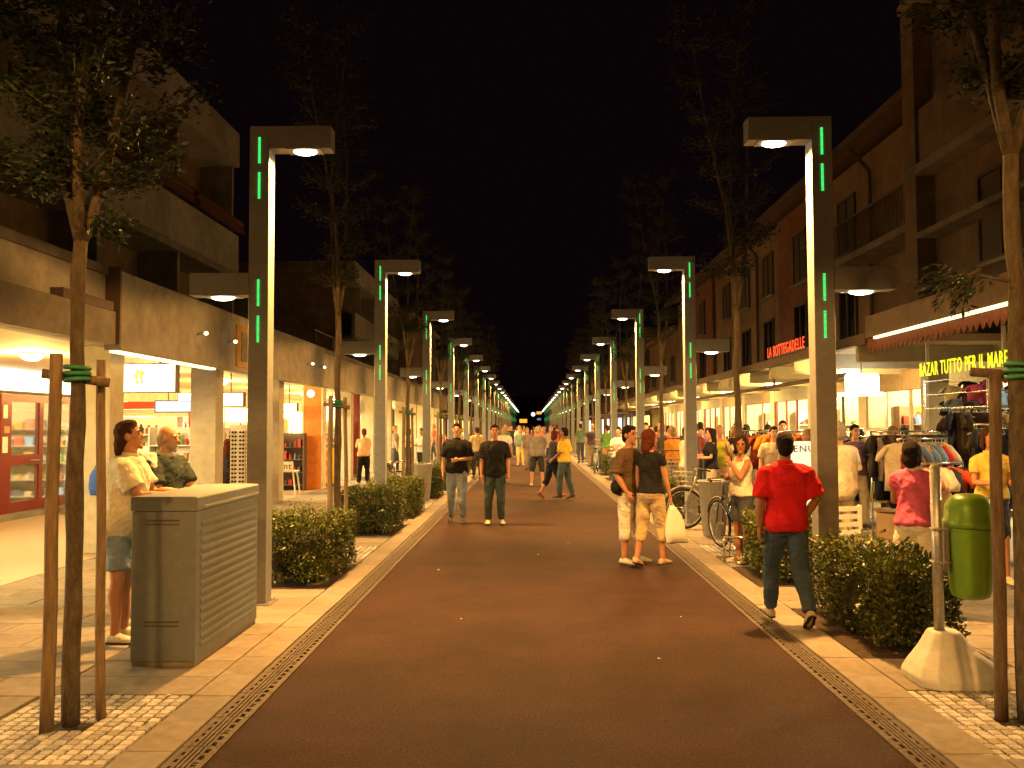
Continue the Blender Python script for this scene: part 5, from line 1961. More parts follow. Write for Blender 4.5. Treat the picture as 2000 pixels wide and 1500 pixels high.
# left pavement
person('woman in floral top and dark trousers looking at the shop displays', -4.85, 26.9, 20, 1.64, 'f', fat=.03, skin=SKIN_A, hair=('short', 'auburn'), top=((.55, .38, .22), .90, .45, .02),
       bottom=('trousers', BLK, .016), shoes=(.5, .3, .2), arms='reach', legs='shift', q=1)
person('girl in dark dress beside the sunglasses spinner', -6.05, 18.4, -15, 1.46, 'f', skin=SKIN_A, hair=('long', 'auburn'), top=((.03, .025, .05), .95, .1, .008),
       bottom=('dress', (.03, .025, .05)), shoes=(.2, .1, .1), arms='phone', q=1)
for (lab, x, y, hd, H, sx, tc, bc, hr, am) in (
        ('person in white top with dark trousers by the far arcade', -3.55, 30.2, 150, 1.62, 'f', WHITE, BLK, ('short', 'black'), 'front'),
        ('woman in salmon pink top sitting group end, far arcade', -3.75, 38.6, 10, 1.66, 'f', (.62, .26, .18), (.35, .3, .25), ('short', 'grey'), 'down'),
        ('woman in pale orange top beside the salmon pink one', -4.4, 39.5, 160, 1.62, 'f', (.62, .34, .16), (.6, .5, .4), ('bob', 'black'), 'front'),
        ('man in beige shirt walking off behind the black-shirted men', -1.75, 30.5, 20, 1.68, 'm', (.45, .32, .16), (.06, .05, .05), ('short', 'brown'), 'down'),
        ('man in white tee behind the man in black tee', -.78, 27.8, 200, 1.68, 'm', WHITE, (.3, .2, .15), ('bald', 'grey'), 'down'),
        ('woman in purple top within the far road crowd', -.15, 48.0, 180, 1.66, 'f', (.12, .04, .10), (.05, .05, .06), ('bob', 'brown'), 'down'),
        ('man in dark jacket within the far road crowd', -1.0, 50.5, 175, 1.74, 'm', (.04, .03, .04), (.05, .05, .07), ('short', 'brown'), 'down'),
        ('man in maroon shirt within the far road crowd', 1.25, 43.0, 10, 1.72, 'm', (.28, .02, .03), (.05, .04, .04), ('short', 'auburn'), 'down'),
        ('man in grey tee carrying a dark bag in the road', .78, 34.0, -8, 1.72, 'm', (.36, .28, .22), (.03, .03, .04), ('bald', 'grey'), 'down'),
        ('woman in orange top within the far road crowd', .42, 41.5, 4, 1.68, 'f', (.55, .22, .08), (.3, .1, .06), ('mid', 'blond'), 'down'),
        ('child-height person in red within the far road crowd', .1, 56.0, 180, 1.5, 'f', (.35, .03, .03), (.1, .05, .05), ('bob', 'brown'), 'down'),
        ('man in cream shirt at the back of the road crowd', -.6, 60.0, 180, 1.74, 'm', (.6, .5, .36), (.2, .15, .1), ('short', 'brown'), 'down'),
        ('man in brown shirt at the back of the road crowd', .55, 64.0, 0, 1.72, 'm', (.2, .1, .06), (.08, .06, .05), ('short', 'black'), 'down'),
        ('woman in rust top at the back of the road crowd', 1.3, 58.0, 180, 1.62, 'f', (.4, .12, .05), (.08, .06, .05), ('bob', 'brown'), 'down'),
        ('man in green shirt beside the third lamp post of the bazaar side', 2.78, 33.4, 40, 1.70, 'm', (.09, .20, .05), (.40, .2, .1), ('short', 'brown'), 'reach'),
        ('man in orange shirt with a bicycle beyond the railings', 3.15, 20.4, 20, 1.66, 'm', (.68, .30, .05), (.42, .30, .16), ('short', 'blond'), 'front'),
        ('woman in white top left of the orange-shirted cyclist', 2.35, 24.5, 160, 1.66, 'f', WHITE, (.06, .06, .07), ('short', 'black'), 'front'),
        ('person in dark clothes right of the orange-shirted cyclist', 3.60, 21.2, 190, 1.64, 'm', (.04, .03, .03), BLK, ('short', 'brown'), 'down'),
        ('man in red top in the crowd under the canopy', 3.9, 29.8, 180, 1.70, 'm', (.45, .05, .04), (.1, .08, .07), ('short', 'brown'), 'down'),
        ('man in white shirt in the crowd under the canopy', 4.2, 28.0, 200, 1.68, 'm', WHITE, (.06, .05, .05), ('short', 'black'), 'front'),
        ('long-haired woman in black vest over a white shirt', 3.55, 18.2, 100, 1.62, 'f', BLK, (.5, .45, .38), ('long', 'black'), 'front'),
        ('man in pale shirt facing the woman in the black vest', 3.10, 18.3, -70, 1.66, 'm', (.66, .55, .42), (.5, .4, .3), ('short', 'brown'), 'front'),
        ('woman in lime green sleeveless top in the right-hand crowd', 3.85, 18.8, 170, 1.68, 'f', (.42, .45, .05), (.55, .42, .28), ('short', 'blond'), 'phone'),
        ('woman in black beside the tree trunk in the crowd', 4.35, 19.6, 190, 1.68, 'f', BLK, BLK, ('mid', 'blond'), 'down'),
        ('dark-haired man behind the menu board', 4.05, 15.4, 175, 1.66, 'm', (.5, .4, .3), (.1, .1, .1), ('short', 'black'), 'down'),
        ('woman seated-height behind the board with brown hair', 4.75, 17.5, 120, 1.58, 'f', (.3, .2, .12), (.1, .1, .1), ('bob', 'brown'), 'down'),
        ('woman in tan top near the bright shop windows', 5.2, 27.0, 190, 1.64, 'f', (.5, .34, .18), (.2, .15, .1), ('bob', 'brown'), 'down'),
        ('man in black tee near the bright shop windows', 5.6, 24.0, 120, 1.70, 'm', BLK, (.1, .1, .12), ('short', 'black'), 'down'),
        ('woman in white at the second shop opening', 7.0, 22.5, 90, 1.64, 'f', WHITE, (.4, .3, .2), ('mid', 'brown'), 'reach'),
        ('man in blue shirt at the third shop opening', 6.8, 26.5, -90, 1.72, 'm', (.08, .14, .3), (.08, .08, .08), ('short', 'black'), 'down')):
    lab = lab.replace('sitting group end, far arcade', 'by the far arcade lamp posts').replace('seated-height behind the board', 'peering over the menu board')
    person(lab, x, y, hd, H, sx, skin=rng.choice((SKIN_A, SKIN_B)), hair=hr, top=(tc, .90, .4 if 'sleeveless' not in lab else -1, .02),
           bottom=('trousers', bc, .012) if 'green shirt' not in lab else ('long_shorts', (.4, .2, .1), .012), shoes=(.3, .2, .15), arms=am,
           legs=rng.choice(('stand', 'shift', 'step_a', 'step_b')), q=2 if y > 26 else 1)

far_tops = [(.5, .12, .06), (.6, .5, .35), (.05, .04, .05), (.3, .05, .05), (.16, .1, .2), (.55, .35, .12), (.25, .2, .16), (.1, .16, .1), (.66, .6, .5), (.4, .2, .3)]
fr_ = random.Random(12)
spots = [(-2.9, 42, 'arcade'), (-3.4, 46, 'arcade'), (-1.5, 55, 'road'), (-.9, 69, 'road'), (.2, 72, 'road'), (.9, 70, 'road'), (1.5, 52, 'road'), (2.3, 42, 'canopy'), (2.9, 47, 'canopy'),
         (3.8, 36, 'canopy'), (4.5, 33, 'canopy'), (4.9, 38, 'canopy'), (5.2, 31, 'canopy'), (3.2, 25.5, 'canopy'), (4.6, 25.0, 'canopy'), (5.3, 22.8, 'canopy'), (-4.9, 33.5, 'arcade'), (-4.2, 50, 'arcade'),
         (-1.2, 78, 'road'), (1.1, 80, 'road'), (-3.2, 56, 'arcade'), (3.9, 41, 'canopy'),
         (3.3, 23.2, 'canopy'), (3.95, 22.2, 'canopy'), (4.4, 23.8, 'canopy'), (4.9, 19.8, 'canopy'), (5.5, 18.2, 'canopy'), (5.9, 20.6, 'canopy'), (6.4, 23.5, 'canopy'), (5.0, 28.6, 'canopy'),
         (4.0, 26.2, 'canopy'), (3.5, 31.0, 'canopy'), (6.2, 28.2, 'canopy'), (-.35, 53, 'road'), (.75, 49, 'road'), (-1.4, 62, 'road'), (1.6, 66, 'road'), (.3, 84, 'road'), (-.5, 45, 'road'), (1.0, 37.5, 'road'),
         (-4.6, 44, 'arcade'), (-5.0, 38, 'arcade'), (2.6, 38.5, 'canopy'), (4.3, 44.5, 'canopy'),
         (5.35, 15.3, 'bazaar'), (6.65, 14.85, 'bazaar'), (4.75, 15.9, 'bazaar'), (5.6, 17.5, 'bazaar'), (4.3, 19.0, 'bazaar'), (6.9, 16.0, 'bazaar'), (5.15, 18.9, 'bazaar'),
         (6.5, 20.1, 'bazaar'), (3.4, 26.8, 'canopy'), (5.7, 25.6, 'canopy'), (4.6, 30.4, 'canopy'), (3.2, 36.0, 'canopy'), (-.1, 35.5, 'road'), (-1.1, 41.5, 'road'), (.55, 58, 'road')]
seen = set()
for k, (x, y, wh) in enumerate(spots):
    tc = far_tops[k % len(far_tops)]
    bc = fr_.choice(((.05, .05, .06), (.3, .22, .14), (.08, .1, .16), (.5, .42, .3)))
    sx = 'f' if k % 2 else 'm'
    hs_ = fr_.choice((('short', 'brown'), ('short', 'black'), ('bob', 'blond'), ('bob', 'brown'), ('mid', 'black')))
    if sx == 'm':
        hs_ = ('short', hs_[1])
    cn_ = {0: 'rust', 1: 'beige', 2: 'near-black', 3: 'dark red', 4: 'violet', 5: 'mustard', 6: 'grey-brown', 7: 'dark green', 8: 'off-white', 9: 'mauve'}[k % 10]
    person(('' if wh == 'bazaar' else 'distant ') + '%s in %s top and %s trousers %s' % ('woman' if sx == 'f' else 'man', cn_, {.05: 'black', .3: 'tan', .08: 'blue', .5: 'cream'}[bc[0]],
           {'road': 'in the road crowd', 'arcade': 'strolling by the far arcade', 'canopy': 'in the throng beside the canopy', 'bazaar': 'browsing among the bazaar racks'}[wh]),
           x, y, fr_.choice((0, 10, 170, 185, 200, 95, -80)), fr_.uniform(1.58, 1.78), sx, skin=fr_.choice((SKIN_A, SKIN_B)), hair=hs_, top=(tc, .9, .4, .02),
           bottom=('trousers', bc, .012), arms=fr_.choice(('down', 'front', 'down', 'belly_l')), legs=fr_.choice(('stand', 'step_a', 'step_b', 'shift')), q=2 if y > 20 else 1)

flush_people()

# sunglasses-style eyewear for the man in brown
# white plastic bag in the woman's right hand
hp = HANDS[pw.name][1][0]
bp_ = pw.matrix_basis.to_3x3() if False else Euler((0, 0, R(-38))).to_matrix()
hw_ = Vector((1.46, 11.25, PZ)) + bp_ @ hp
t = thing('shopping_bag', "large white plastic bag hanging from the auburn-haired woman's hand", 'bag', (hw_.x, hw_.y, hw_.z))
b = MB()
U, V = Vector((.94, .34, 0)), Vector((-.34, .94, 0))
rs = []
for z, a, c, sx in ((-.02, .03, .015, 0), (-.07, .06, .02, .015), (-.14, .10, .03, .03), (-.24, .125, .045, .04), (-.36, .145, .05, .055), (-.46, .15, .04, .075), (-.475, .14, .02, .078)):
    rs.append((U * sx + Vector((0, 0, z)), U, V, a, c))
b.rings(rs, 18)
rr_ = random.Random(4)
b.v = [(x + rr_.uniform(-.007, .007), y + rr_.uniform(-.007, .007), z + rr_.uniform(-.006, .006)) for x, y, z in b.v]
b.build('pouch', M_plastic_w, t, False, smooth=True)
MB().tube([(-.02, 0, -.03), (0, 0, .02), (.03, .01, -.03)], .008, 6).build('handle', M_plastic_w, t, False)
# white bag of the woman in white tee
t = thing('shoulder_bag', 'white shoulder bag of the woman in olive trousers', 'bag', (6.40, 15.66, .95))
MB().ell((0, 0, .06), .055, .13, .16).build('pouch', M_plastic_w, t, False, smooth=True)
MB().tube([(-.02, -.1, .18), (-.13, -.03, .50), (-.20, .02, .56), (-.13, .08, .48), (-.02, .1, .18)], .012, 6).build('strap', M_plastic_w, t, False, smooth=True)
# dark bag of the man with the brown tee
t = thing('waist_bag', 'black waist bag on the hip of the man in white capris', 'bag', (1.06, 11.45, .96))
MB().ell((0, 0, 0), .07, .10, .09).build('pouch', cloth(BLK), t, False, smooth=True)
MB().tube([(.0, .1, .03), (.06, .12, .10), (.12, .10, .16)], .01, 6).build('strap', cloth(BLK), t, False)

# ------------------------------------------------------------------ shop goods, racks, boards
# garments
def garment_mesh(kind, m, seed):
    r = random.Random(seed)
    b = MB()
    if kind == 'tee':
        rs = []
        for z, rx, ry in ((-.02, .06, .02), (-.045, .15, .028), (-.09, .20, .035), (-.22, .19, .035), (-.45, .185, .04), (-.66, .20, .045)):
            rs.append(((r.uniform(-.008, .008), r.uniform(-.01, .01), z), (1, 0, 0), (0, 1, 0), rx, ry))
        b.rings(rs, 14)
        for s_ in (-1, 1):
            b.tube([(s_ * .15, 0, -.075), (s_ * .25, 0, -.20), (s_ * .27, 0, -.27)], [.045, .05, .052], 8)
    else:
        rs = []
        for z, rx, ry in ((-.02, .05, .018), (-.06, .13, .03), (-.18, .15, .035), (-.45, .14, .04), (-.75, .19, .05), (-1.0, .23, .055)):
            rs.append(((r.uniform(-.008, .008), r.uniform(-.01, .01), z), (1, 0, 0), (0, 1, 0), rx, ry))
        b.rings(rs, 14)
    b.v = [(x + .010 * math.sin(z * 23 + x * 40 + seed), y + .012 * math.sin(x * 37 + seed * 2 + z * 6), z) for x, y, z in b.v]
    return b.mesh('garment', m, True)


def hanger_mesh():
    b = MB()
    b.tube([(-.19, 0, -.085), (0, 0, -.012), (.19, 0, -.085)], .008, 5)
    b.tube([(0, 0, -.012), (0, 0, .02), (0, .02, .035), (0, .035, .02)], .003, 4)
    return b.mesh('hanger', M_steel)


HANG = hanger_mesh()
DARKS = [(.012, .014, .03), (.02, .02, .022), (.03, .02, .018), (.015, .02, .05), (.06, .05, .045), (.10, .08, .07), (.08, .02, .02)]
BRIGHT = [(.68, .64, .58), (.62, .30, .30), (.42, .45, .06), (.55, .05, .05), (.70, .34, .06), (.66, .62, .50), (.15, .25, .45), (.30, .05, .12)]
ORANGES = [(.62, .22, .03), (.60, .26, .05), (.40, .12, .03), (.22, .07, .03), (.15, .04, .03)]
GM = {}


def cname(c):
    r_, g_, b_ = c
    mx_ = max(c)
    if mx_ < .035:
        return 'navy' if b_ > 1.4 * r_ else 'black'
    if max(c) - min(c) < .14 * mx_ + .02:
        return 'white' if mx_ > .55 else ('pale grey' if mx_ > .25 else 'dark grey')
    if b_ >= r_:
        return 'blue'
    if g_ > r_:
        return 'green' if g_ > 1.2 * r_ else 'lime'
    if g_ > .8 * r_:
        return 'cream' if mx_ > .5 else 'taupe'
    if b_ > .6 * g_ and mx_ > .4 and g_ > .2:
        return 'pink'
    if g_ > .3 * r_:
        return 'tan' if b_ > .4 * r_ else ('orange' if mx_ > .3 else 'brown')
    return 'red' if mx_ > .3 else 'dark red'



def gmesh(kind, col):
    key = (kind, col)
    if key not in GM:
        GM[key] = garment_mesh(kind, cloth(col), len(GM))
    return GM[key]


def clothes_rack(label, gwhere, p0, p1, h, n, pal, seed, dress=.25, turn=.35):
    r = random.Random(seed)
    p0, p1 = Vector((*p0, .017)), Vector((*p1, .017))
    d = (p1 - p0)
    L_ = d.length
    d.normalize()
    nrm = Vector((-d.y, d.x, 0))
    t = thing('clothes_rack', label, 'clothes rack', tuple((p0 + p1) / 2))
    u = Vector((0, 0, 1))
    MB().tube([p0 + u * h, p1 + u * h], .016, 8).build('rail', M_chrome, t, smooth=True)
    for p in (p0, p1):
        MB().tube([p + u * .03, p + u * h], .016, 8).build('upright', M_chrome, t, smooth=True)
        MB().tube([p - nrm * .25 + u * .03, p + nrm * .25 + u * .03], .016, 8).build('foot', M_chrome, t, smooth=True)
    ang = math.atan2(d.y, d.x)
    for i in range(n):
        q = p0 + d * (L_ * (i + .5 + r.uniform(-.3, .3)) / n)
        kind = 'dress' if r.random() < dress else 'tee'
        gc = r.choice(pal)
        o = bpy.data.objects.new('garment', gmesh(kind, gc))
        COL.objects.link(o)
        o.location = (q.x, q.y, .017 + h - .034)
        o.rotation_euler = (0, 0, ang + math.pi / 2 + r.uniform(-turn, turn))
        sc = r.uniform(.85, 1.1)
        o.scale = (sc, r.uniform(.9, 1.5), sc)
        tag(o, '%s %s %s' % (cname(gc), 'top' if kind == 'tee' else 'long dress', gwhere), 'garment', 'garments ' + gwhere)
        hg = bpy.data.objects.new('hanger', HANG)
        COL.objects.link(hg)
        hg.parent = o
    return t


clothes_rack('long chrome rack of dark garments in front of the bazaar', 'hanging on the long bazaar rack', (5.1, 13.9), (7.2, 14.4), 1.60, 36, DARKS + [(.3, .24, .2)], 1, .4, 1.2)
clothes_rack('tall chrome rack of navy garments under the yellow neon letters', 'on the tall rack under the neon letters', (5.7, 12.6), (7.5, 12.9), 1.92, 36, DARKS[:5] + [(.4, .36, .32)], 2, .5, 1.2)
clothes_rack('short rack with bright white, lime and pink tops', 'on the short rack behind the pink-shirted person', (4.75, 12.0), (5.5, 12.3), 1.52, 16, BRIGHT, 3, .1, 1.0)
clothes_rack('low rack of red and pale tops near the green litter bin', 'on the low rack past the litter bin', (4.45, 10.6), (5.05, 10.9), 1.26, 7, [(.6, .1, .04), (.7, .66, .58), (.03, .03, .05), (.55, .30, .25)], 4, .0, 1.0)
clothes_rack('rack of orange and brown garments beside the menu board', 'on the rack beside the menu board', (4.15, 17.0), (5.1, 16.5), 1.58, 13, ORANGES, 5, .4, .8)
clothes_rack('rack of brown and black garments further under the canopy', 'on the rack further under the canopy', (4.6, 21.4), (5.9, 21.0), 1.58, 14, DARKS + ORANGES[2:], 6, .4, .8)
clothes_rack('rack of pale garments by the cream shop piers', 'on the rack by the cream piers', (6.4, 19.3), (7.4, 19.0), 1.62, 11, [(.5, .42, .36), (.45, .3, .28), (.3, .28, .26), (.6, .56, .5)], 7, .3, .8)

clothes_rack('dense rack of black garments behind the woman in the yellow polo', 'on the dense rack behind the yellow polo', (5.35, 11.2), (7.0, 11.5), 1.70, 34, DARKS[:5], 8, .6, 1.2)
clothes_rack('rack of mixed pale and dark clothes running toward the canopy', 'on the rack running toward the canopy', (5.75, 14.9), (5.55, 16.4), 1.50, 22, DARKS + BRIGHT[:3] + ORANGES[:1], 9, .3, .9)
clothes_rack('rack of beige and brown clothes beside the brown-haired woman', 'on the rack beside the brown-haired woman', (5.3, 17.9), (6.3, 17.7), 1.55, 18, [(.4, .3, .2), (.2, .12, .08), (.5, .42, .34), (.1, .06, .05)], 10, .4, .9)

# high display of garments and caps hung at the bazaar doorway
for i in range(30):
    r_ = rng
    x, y, z = rng.uniform(6.6, 7.6), rng.uniform(13.3, 15.2), rng.uniform(1.95, 2.45)
    gc = rng.choice(DARKS[:4] + BRIGHT[:2] + BRIGHT[5:])
    o = bpy.data.objects.new('garment', gmesh('tee', gc))
    COL.objects.link(o)
    o.location = (x, y, z)
    sc = rng.uniform(.5, .8)
    o.scale = (sc, sc * 1.6, sc * .7)
    o.rotation_euler = (rng.uniform(-.3, .3), rng.uniform(-.3, .3), rng.uniform(-.8, .8))
    tag(o, 'small %s garment hung high in the bazaar doorway display' % cname(gc), 'garment', 'small garments hung high in the bazaar doorway')
t = thing('wire_rack', 'wire display frame hung high in the bazaar doorway', 'display frame', (7.1, 14.2, 1.6))
b = MB()
for z in (1.98, 2.2, 2.42):
    b.tube([(6.5, 13.2, z), (7.7, 13.2, z), (7.7, 15.3, z), (6.5, 15.3, z), (6.5, 13.2, z)], .010, 5)
for x, y in ((6.5, 13.2), (7.7, 13.2), (7.7, 15.3), (6.5, 15.3)):
    b.tube([(x, y, .02), (x, y, 2.46)], .014, 6)
b.build('wire_frame', M_chrome, t)
for i in range(7):
    o = bpy.data.objects.new('garment', gmesh('tee', rng.choice(ORANGES[:2] + [(.66, .40, .08), (.62, .12, .04)])))
    COL.objects.link(o)
    o.location = (8.5 + rng.uniform(-.3, .4), 17.9 + i * .42, 2.15 + rng.uniform(-.12, .1))
    o.rotation_euler = (0, 0, R(90) * (i % 2) + rng.uniform(-.4, .4))
    tag(o, 'orange garment displayed inside the lit shop next to the bazaar', 'garment', 'orange garments inside the lit shop')
    hgr = MB().tube([(0, 0, 0.0), (0, 0, .62)], .004, 4).mesh('cord', M_steel)
    c_ = bpy.data.objects.new('cord', hgr)
    COL.objects.link(c_)
    c_.parent = o

# column in front of the bazaar, menu board, chair, boxes
t = thing('column', 'cream column rising behind the yellow neon letters', 'column', (6.85, 15.6, .017))
MB().box(6.66, 7.0, 15.5, 15.84, .017, 3.05).build('shaft', M_column, t, bevel=.012)
MB().box(6.62, 7.04, 15.46, 15.88, .0175, .12).build('plinth', M_conc2, t)

t = thing('menu_board', 'white standing board reading MENU by the lamp post', 'sign board', (3.66, 12.55, .017))
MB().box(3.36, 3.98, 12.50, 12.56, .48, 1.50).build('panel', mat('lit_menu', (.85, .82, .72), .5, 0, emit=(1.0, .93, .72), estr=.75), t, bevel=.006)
for x in (3.40, 3.94):
    MB().tube([(x, 12.53, .02), (x, 12.53, .50)], .016, 6).build('leg', M_steel, t)
    MB().tube([(x, 12.33, .03), (x, 12.73, .03)], .016, 6).build('foot', M_steel, t)
text('lettering', 'MENU', .125, (3.42, 12.493, 1.36), (R(90), 0, 0), M_ink, t, .002, 1.12)


def chair(label, x, y, rz):
    t = thing('slatted_chair', label, 'chair', (x, y, .017), rz)
    for sx in (-.2, .2):
        MB().box(sx - .018, sx + .018, -.22, -.185, 0, .82).build('leg', M_plastic_w, t, False)
        MB().box(sx - .018, sx + .018, .185, .22, 0, .44).build('leg', M_plastic_w, t, False)
    for k in range(4):
        MB().box(-.18, .18, -.212, -.193, .50 + k * .085, .55 + k * .085).build('back_slat', M_plastic_w, t, False)
    for k in range(5):
        MB().box(-.215, .215, -.18 + k * .078, -.118 + k * .078, .441, .459).build('seat_slat', M_plastic_w, t, False)
    return t


chair('white slatted chair between the two hedges on the bazaar side', 3.52, 10.05, R(200))
t = thing('cardboard_box', 'open cardboard box standing behind the pink-shirted person', 'box', (5.55, 14.0, .017), R(25))
b = MB()
b.box(-.28, .28, -.2, -.19, 0, .38).box(-.28, .28, .19, .2, 0, .38).box(-.28, -.27, -.189, .189, 0, .38).box(.27, .28, -.189, .189, 0, .38).box(-.269, .269, -.189, .189, 0, .012)
b.build('carton', M_card, t, False)
for sgn in (-1, 1):
    MB().prism([(sgn * .195, .382), (sgn * .30, .44), (sgn * .305, .435), (sgn * .20, .376)], 'x', -.27, .27).build('flap', M_card, t, False)
t = thing('cardboard_box', 'tan cardboard box on the pavement by the second bazaar-side lamp post', 'box', (3.15, 18.8, .017), R(10))
MB().box(-.25, .25, -.18, .18, 0, .34).build('carton', M_card, t, False, bevel=.005)
MB().box(-.251, .251, -.02, .02, .3405, .342).build('tape', M_white, t, False)
t = thing('low_counter', 'low cream counter between the second lamp post and the canopy', 'counter', (3.7, 16.9, .017))
MB().box(2.98, 3.7, 15.9, 16.25, .017, .50).build('front', mat('counter_yellow', (.62, .55, .26), .6, .04), t, bevel=.008)
MB().box(2.96, 3.72, 15.88, 16.27, .502, .53).build('top', M_white, t)
# dark tubular railing among the crowd
t = thing('railing', 'dark tubular railing in front of the orange-shirted cyclist', 'railing', (2.9, 19.2, .017))
b = MB()
b.tube([(2.2, 19.2, 1.45), (3.55, 19.2, 1.45)], .014, 6).tube([(2.2, 19.2, 1.20), (3.55, 19.2, 1.20)], .014, 6)
b.build('rail', M_frame, t)
for x in (2.25, 3.5):
    MB().tube([(x, 19.2, .018), (x, 19.2, 1.47)], .018, 6).build('post', M_frame, t)

# ---- left arcade goods
def spinner(label, x, y, h, n):
    t = thing('sunglasses_spinner', label, 'display stand', (x, y, .017))
    MB().tube([(0, 0, .02), (0, 0, h)], .02, 8).build('mast', M_chrome, t, False)
    MB().rings([((0, 0, 0), (1, 0, 0), (0, 1, 0), .25, .25), ((0, 0, .03), (1, 0, 0), (0, 1, 0), .24, .24)], 18).build('base', M_black, t, False)
    pn = MB()
    for k in range(4):
        a = k * math.pi / 2
        c, s_ = math.cos(a), math.sin(a)
        pn.quad((.16 * c - .15 * s_, .16 * s_ + .15 * c, .5), (.16 * c + .15 * s_, .16 * s_ - .15 * c, .5), (.16 * c + .15 * s_, .16 * s_ - .15 * c, h - .03), (.16 * c - .15 * s_, .16 * s_ + .15 * c, h - .03))
    pn.build('panel', M_white, t, False)
    gl = MB()
    for k in range(4):
        a = k * math.pi / 2
        c, s_ = math.cos(a), math.sin(a)
        for i in range(n):
            z = .56 + i * (h - .66) / n
            for o_ in (-.075, .075):
                cx, cy = .175 * c - o_ * s_, .175 * s_ + o_ * c
                for e in (-.03, .03):
                    gl.ell((cx - e * s_, cy + e * c, z), .026, .026, .022, 6, 4)
    q = gl.build('sunglasses', M_ink, t, False)
    q['kind'] = 'stuff'


spinner('tall spinner of sunglasses beside the girl in the dark dress', -5.72, 18.15, 1.78, 14)
spinner('second spinner of sunglasses further inside the arcade', -6.75, 18.9, 1.75, 14)


def shelf_unit(label, gwhere, x0, x1, y, h, rows, per, pal, seed, back=M_white, joined=False):
    G_ = {}
    r = random.Random(seed)
    t = thing('shelf_unit', label, 'shelf unit', ((x0 + x1) / 2, y, .017))
    MB().box(x0, x1, y + .30, y + .33, .017, h).build('back_panel', back, t)
    for xx in (x0, x1 - .03):
        MB().box(xx, xx + .03, y, y + .298, .017, h).build('side_panel', back, t)
    for i in range(rows):
        z = .15 + i * (h - .2) / rows
        MB().box(x0 + .032, x1 - .032, y, y + .298, z, z + .022).build('shelf', back, t)
        for k in range(per):
            xx = x0 + .08 + (x1 - x0 - .16) * (k + .5) / per
            hh = r.uniform(.10, .24) * min(1, (h / rows) / .34)
            ww = (x1 - x0 - .2) / per * r.uniform(.28, .44)
            pc_ = r.choice(pal)
            m_ = cloth(pc_, .6)
            b = MB()
            bot = r.random() < .45
            if bot:
                b.rings([((0, 0, 0), (1, 0, 0), (0, 1, 0), ww, ww), ((0, 0, hh * .6), (1, 0, 0), (0, 1, 0), ww, ww), ((0, 0, hh * .75), (1, 0, 0), (0, 1, 0), ww * .45, ww * .45),
                         ((0, 0, hh), (1, 0, 0), (0, 1, 0), ww * .4, ww * .4)], 8)
            else:
                b.box(-ww, ww, -.06, .06, 0, hh)
                b.box(-ww * .7, ww * .7, -.064, -.0605, hh * .3, hh * .7)
            if joined:
                c_, s_ = math.cos(0), 0
                G_.setdefault(m_.name, (m_, MB()))
                g_ = G_[m_.name][1]
                n0 = len(g_.v)
                g_.v += [(p + xx, q_ + y + .12, w_ + z + .0225) for p, q_, w_ in b.v]
                g_.f += [tuple(k2 + n0 for k2 in f_) for f_ in b.f]
                continue
            o = b.build('shelf_item', m_)
            o.location = (xx, y + .12, z + .0225 + .017 * 0)
            o.rotation_euler.z = r.uniform(-.2, .2)
            tag(o, '%s %s on %s board, %s' % (cname(pc_), 'bottle' if bot else 'carton', ('lowest', 'second', 'third', 'fourth', 'fifth')[i], gwhere), 'packaged item', 'items on the ' + gwhere)
    for m_, g_ in G_.values():
        g_.build('goods', m_, t)['kind'] = 'stuff'


GOODS = [(.6, .5, .35), (.4, .06, .04), (.05, .05, .06), (.65, .6, .5), (.12, .2, .4), (.5, .3, .08), (.2, .35, .1), (.7, .66, .6), (.3, .1, .06)]
shelf_unit('wall shelf of small goods behind the bearded man', 'shelf behind the bearded man', -9.2, -7.55, 19.6, 1.95, 5, 9, GOODS, 1)
shelf_unit('white shelf of goods left of the second column', 'shelf left of the second column', -7.3, -6.45, 20.6, 1.7, 5, 6, GOODS, 2)
shelf_unit('tall shelf of goods behind the girl in the dark dress', 'shelf behind the girl in the dark dress', -7.9, -6.9, 23.4, 1.85, 5, 7, GOODS, 3)
shelf_unit('dark shelf of goods seen left of the orange pillar', 'dark shelf left of the orange pillar', -6.95, -6.05, 24.6, 1.55, 4, 6, GOODS[1:3] + GOODS[4:5], 4, M_frame)
shelf_unit('shelf of toys past the orange pillar', 'toy shelf past the orange pillar', -7.2, -6.1, 29.9, 1.9, 5, 8, GOODS, 5)
shelf_unit('shelf of goods deep in the far arcade', 'shelf deep in the far arcade', -6.9, -5.95, 36.0, 1.9, 5, 6, GOODS, 6)
shelf_unit('white shelf crowded with goods behind the bearded man and the second column', 'crowded white shelf by the second column', -7.15, -6.25, 17.15, 1.72, 5, 8, GOODS, 11)
shelf_unit('low shelf of goods under the blue-white lit panel', 'low shelf under the blue-white panel', -8.6, -7.3, 17.9, 1.35, 4, 9, GOODS, 12)
# red display cabinet behind the pair
t = thing('display_cabinet', 'red framed display cabinet with lit yellow back wall', 'display cabinet', (-8.2, 18.7, .017))
b = MB()
b.box(-9.35, -9.2, 19.98, 20.1, .017, 2.28).box(-7.45, -7.1, 19.98, 20.1, .017, 2.28).box(-9.2, -7.45, 19.98, 20.1, 2.12, 2.28)
b.build('frame', M_redp, t)
MB().box(-9.195, -7.455, 20.06, 20.09, 1.96, 2.115).build('top_panel', M_cream, t)
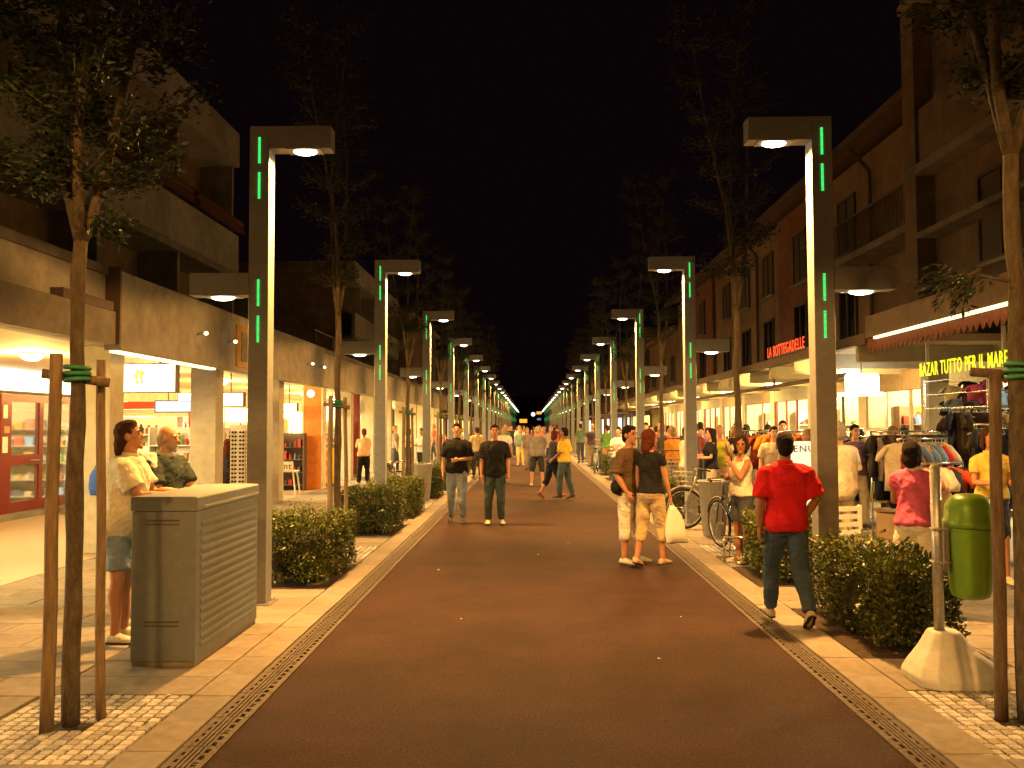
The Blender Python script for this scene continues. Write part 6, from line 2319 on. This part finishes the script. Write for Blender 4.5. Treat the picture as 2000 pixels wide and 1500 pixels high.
# wheeled white snack cart with lettering
t = thing('snack_cart', 'white trestle stand with black lettering left of the orange pillar', 'stand', (-6.15, 22.9, .017))
MB().box(-6.45, -5.85, 22.7, 22.74, .62, .86).build('sign_panel', M_white, t)
MB().box(-6.5, -5.8, 22.745, 23.2, .60, .63).build('top', M_white, t)
for sx, ex in ((-6.45, -6.52), (-5.87, -5.79)):
    MB().tube([(sx, 22.78, .60), (ex, 22.74, .02)], .02, 6).build('leg', M_white, t)
    MB().tube([(sx, 23.16, .60), (ex, 23.2, .02)], .02, 6).build('leg', M_white, t)
text('lettering', 'Dent', .22, (-6.38, 22.695, .68), (R(90), R(0), 0), M_ink, t, .002, 1.0)
# capsule vending machine
t = thing('vending_machine', 'yellow toy capsule vending machine past the orange pillar', 'vending machine', (-5.75, 26.2, .017))
MB().box(-6.0, -5.5, 26.2, 26.6, .05, 1.22).build('case', M_frame, t, bevel=.01)
MB().box(-5.96, -5.54, 26.185, 26.197, .12, 1.12).build('front_panel', mat('vend_yellow', (.62, .38, .03), .5, .05), t)
for z in (.40, .68, .95):
    MB().rings([((-5.75, 26.17, z), (1, 0, 0), (0, 0, 1), .085, .085), ((-5.75, 26.183, z), (1, 0, 0), (0, 0, 1), .095, .095)], 14).build('dial', M_redp, t)
MB().box(-6.02, -5.48, 26.18, 26.62, .017, .049).build('base', M_black, t)

# scraps on the asphalt
sm_ = MB()
sm_.v = [(-.018, -.008, 0), (.012, -.016, .004), (.02, .008, .002), (-.006, .014, .007)]
sm_.f = [(0, 1, 2, 3)]
scr = sm_.mesh('paper_scrap', M_plastic_w)
for x, y in ((-.62, 8.3), (.95, 6.9), (1.35, 8.4), (.1, 12.4), (.55, 13.6), (-1.1, 11.1), (-2.3, 5.9)):
    o = bpy.data.objects.new('paper_scrap', scr)
    COL.objects.link(o)
    o.location = (x, y, .003 if x > -1.6 else PZ + .003)
    o.rotation_euler = (0, 0, rng.uniform(0, 6))
    k_ = rng.uniform(.5, 1.0)
    o.scale = (k_, k_, k_)
    tag(o, 'tiny pale paper scrap lying on the ground', 'litter', 'tiny paper scraps on the ground')

# blue bag hung on the first column
t = thing('blue_bag', 'blue cloth bag hanging on the first arcade column', 'bag', (-5.83, 12.38, 1.15))
MB().rings([((0, -.03, 0), (1, 0, 0), (0, 1, 0), .06, .02), ((0, -.045, -.08), (1, 0, 0), (0, 1, 0), .10, .04), ((0, -.05, -.25), (1, 0, 0), (0, 1, 0), .11, .045), ((0, -.045, -.34), (1, 0, 0), (0, 1, 0), .09, .03)], 12).build(
    'pouch', cloth((.04, .09, .36)), t, False, smooth=True)
MB().tube([(-.04, -.03, 0), (0, -.02, .12), (.04, -.03, 0)], .008, 6).build('strap', cloth((.04, .09, .36)), t, False)
# goods on shelves against the side walls of the rooms
for i in range(1, 8):
    shelf_unit('shelf of goods inside the %s shop opening behind the canopy' % ordw[i], 'shelf in the %s opening' % ordw[i], 8.45, 10.6, bd[i + 1] - .36, 2.15, 5, 8, GOODS, 40 + i, (M_column, M_white, M_lint)[i % 3], True)
for i in range(2, 7):
    shelf_unit('shelf of goods inside arcade shop room %s' % ordw[i], 'shelf in arcade room %s' % ordw[i], -12.3, -10.25, bounds[i + 1] - .50, 2.1, 5, 8, GOODS, 60 + i, (M_white, M_redp, M_column)[i % 3], True)
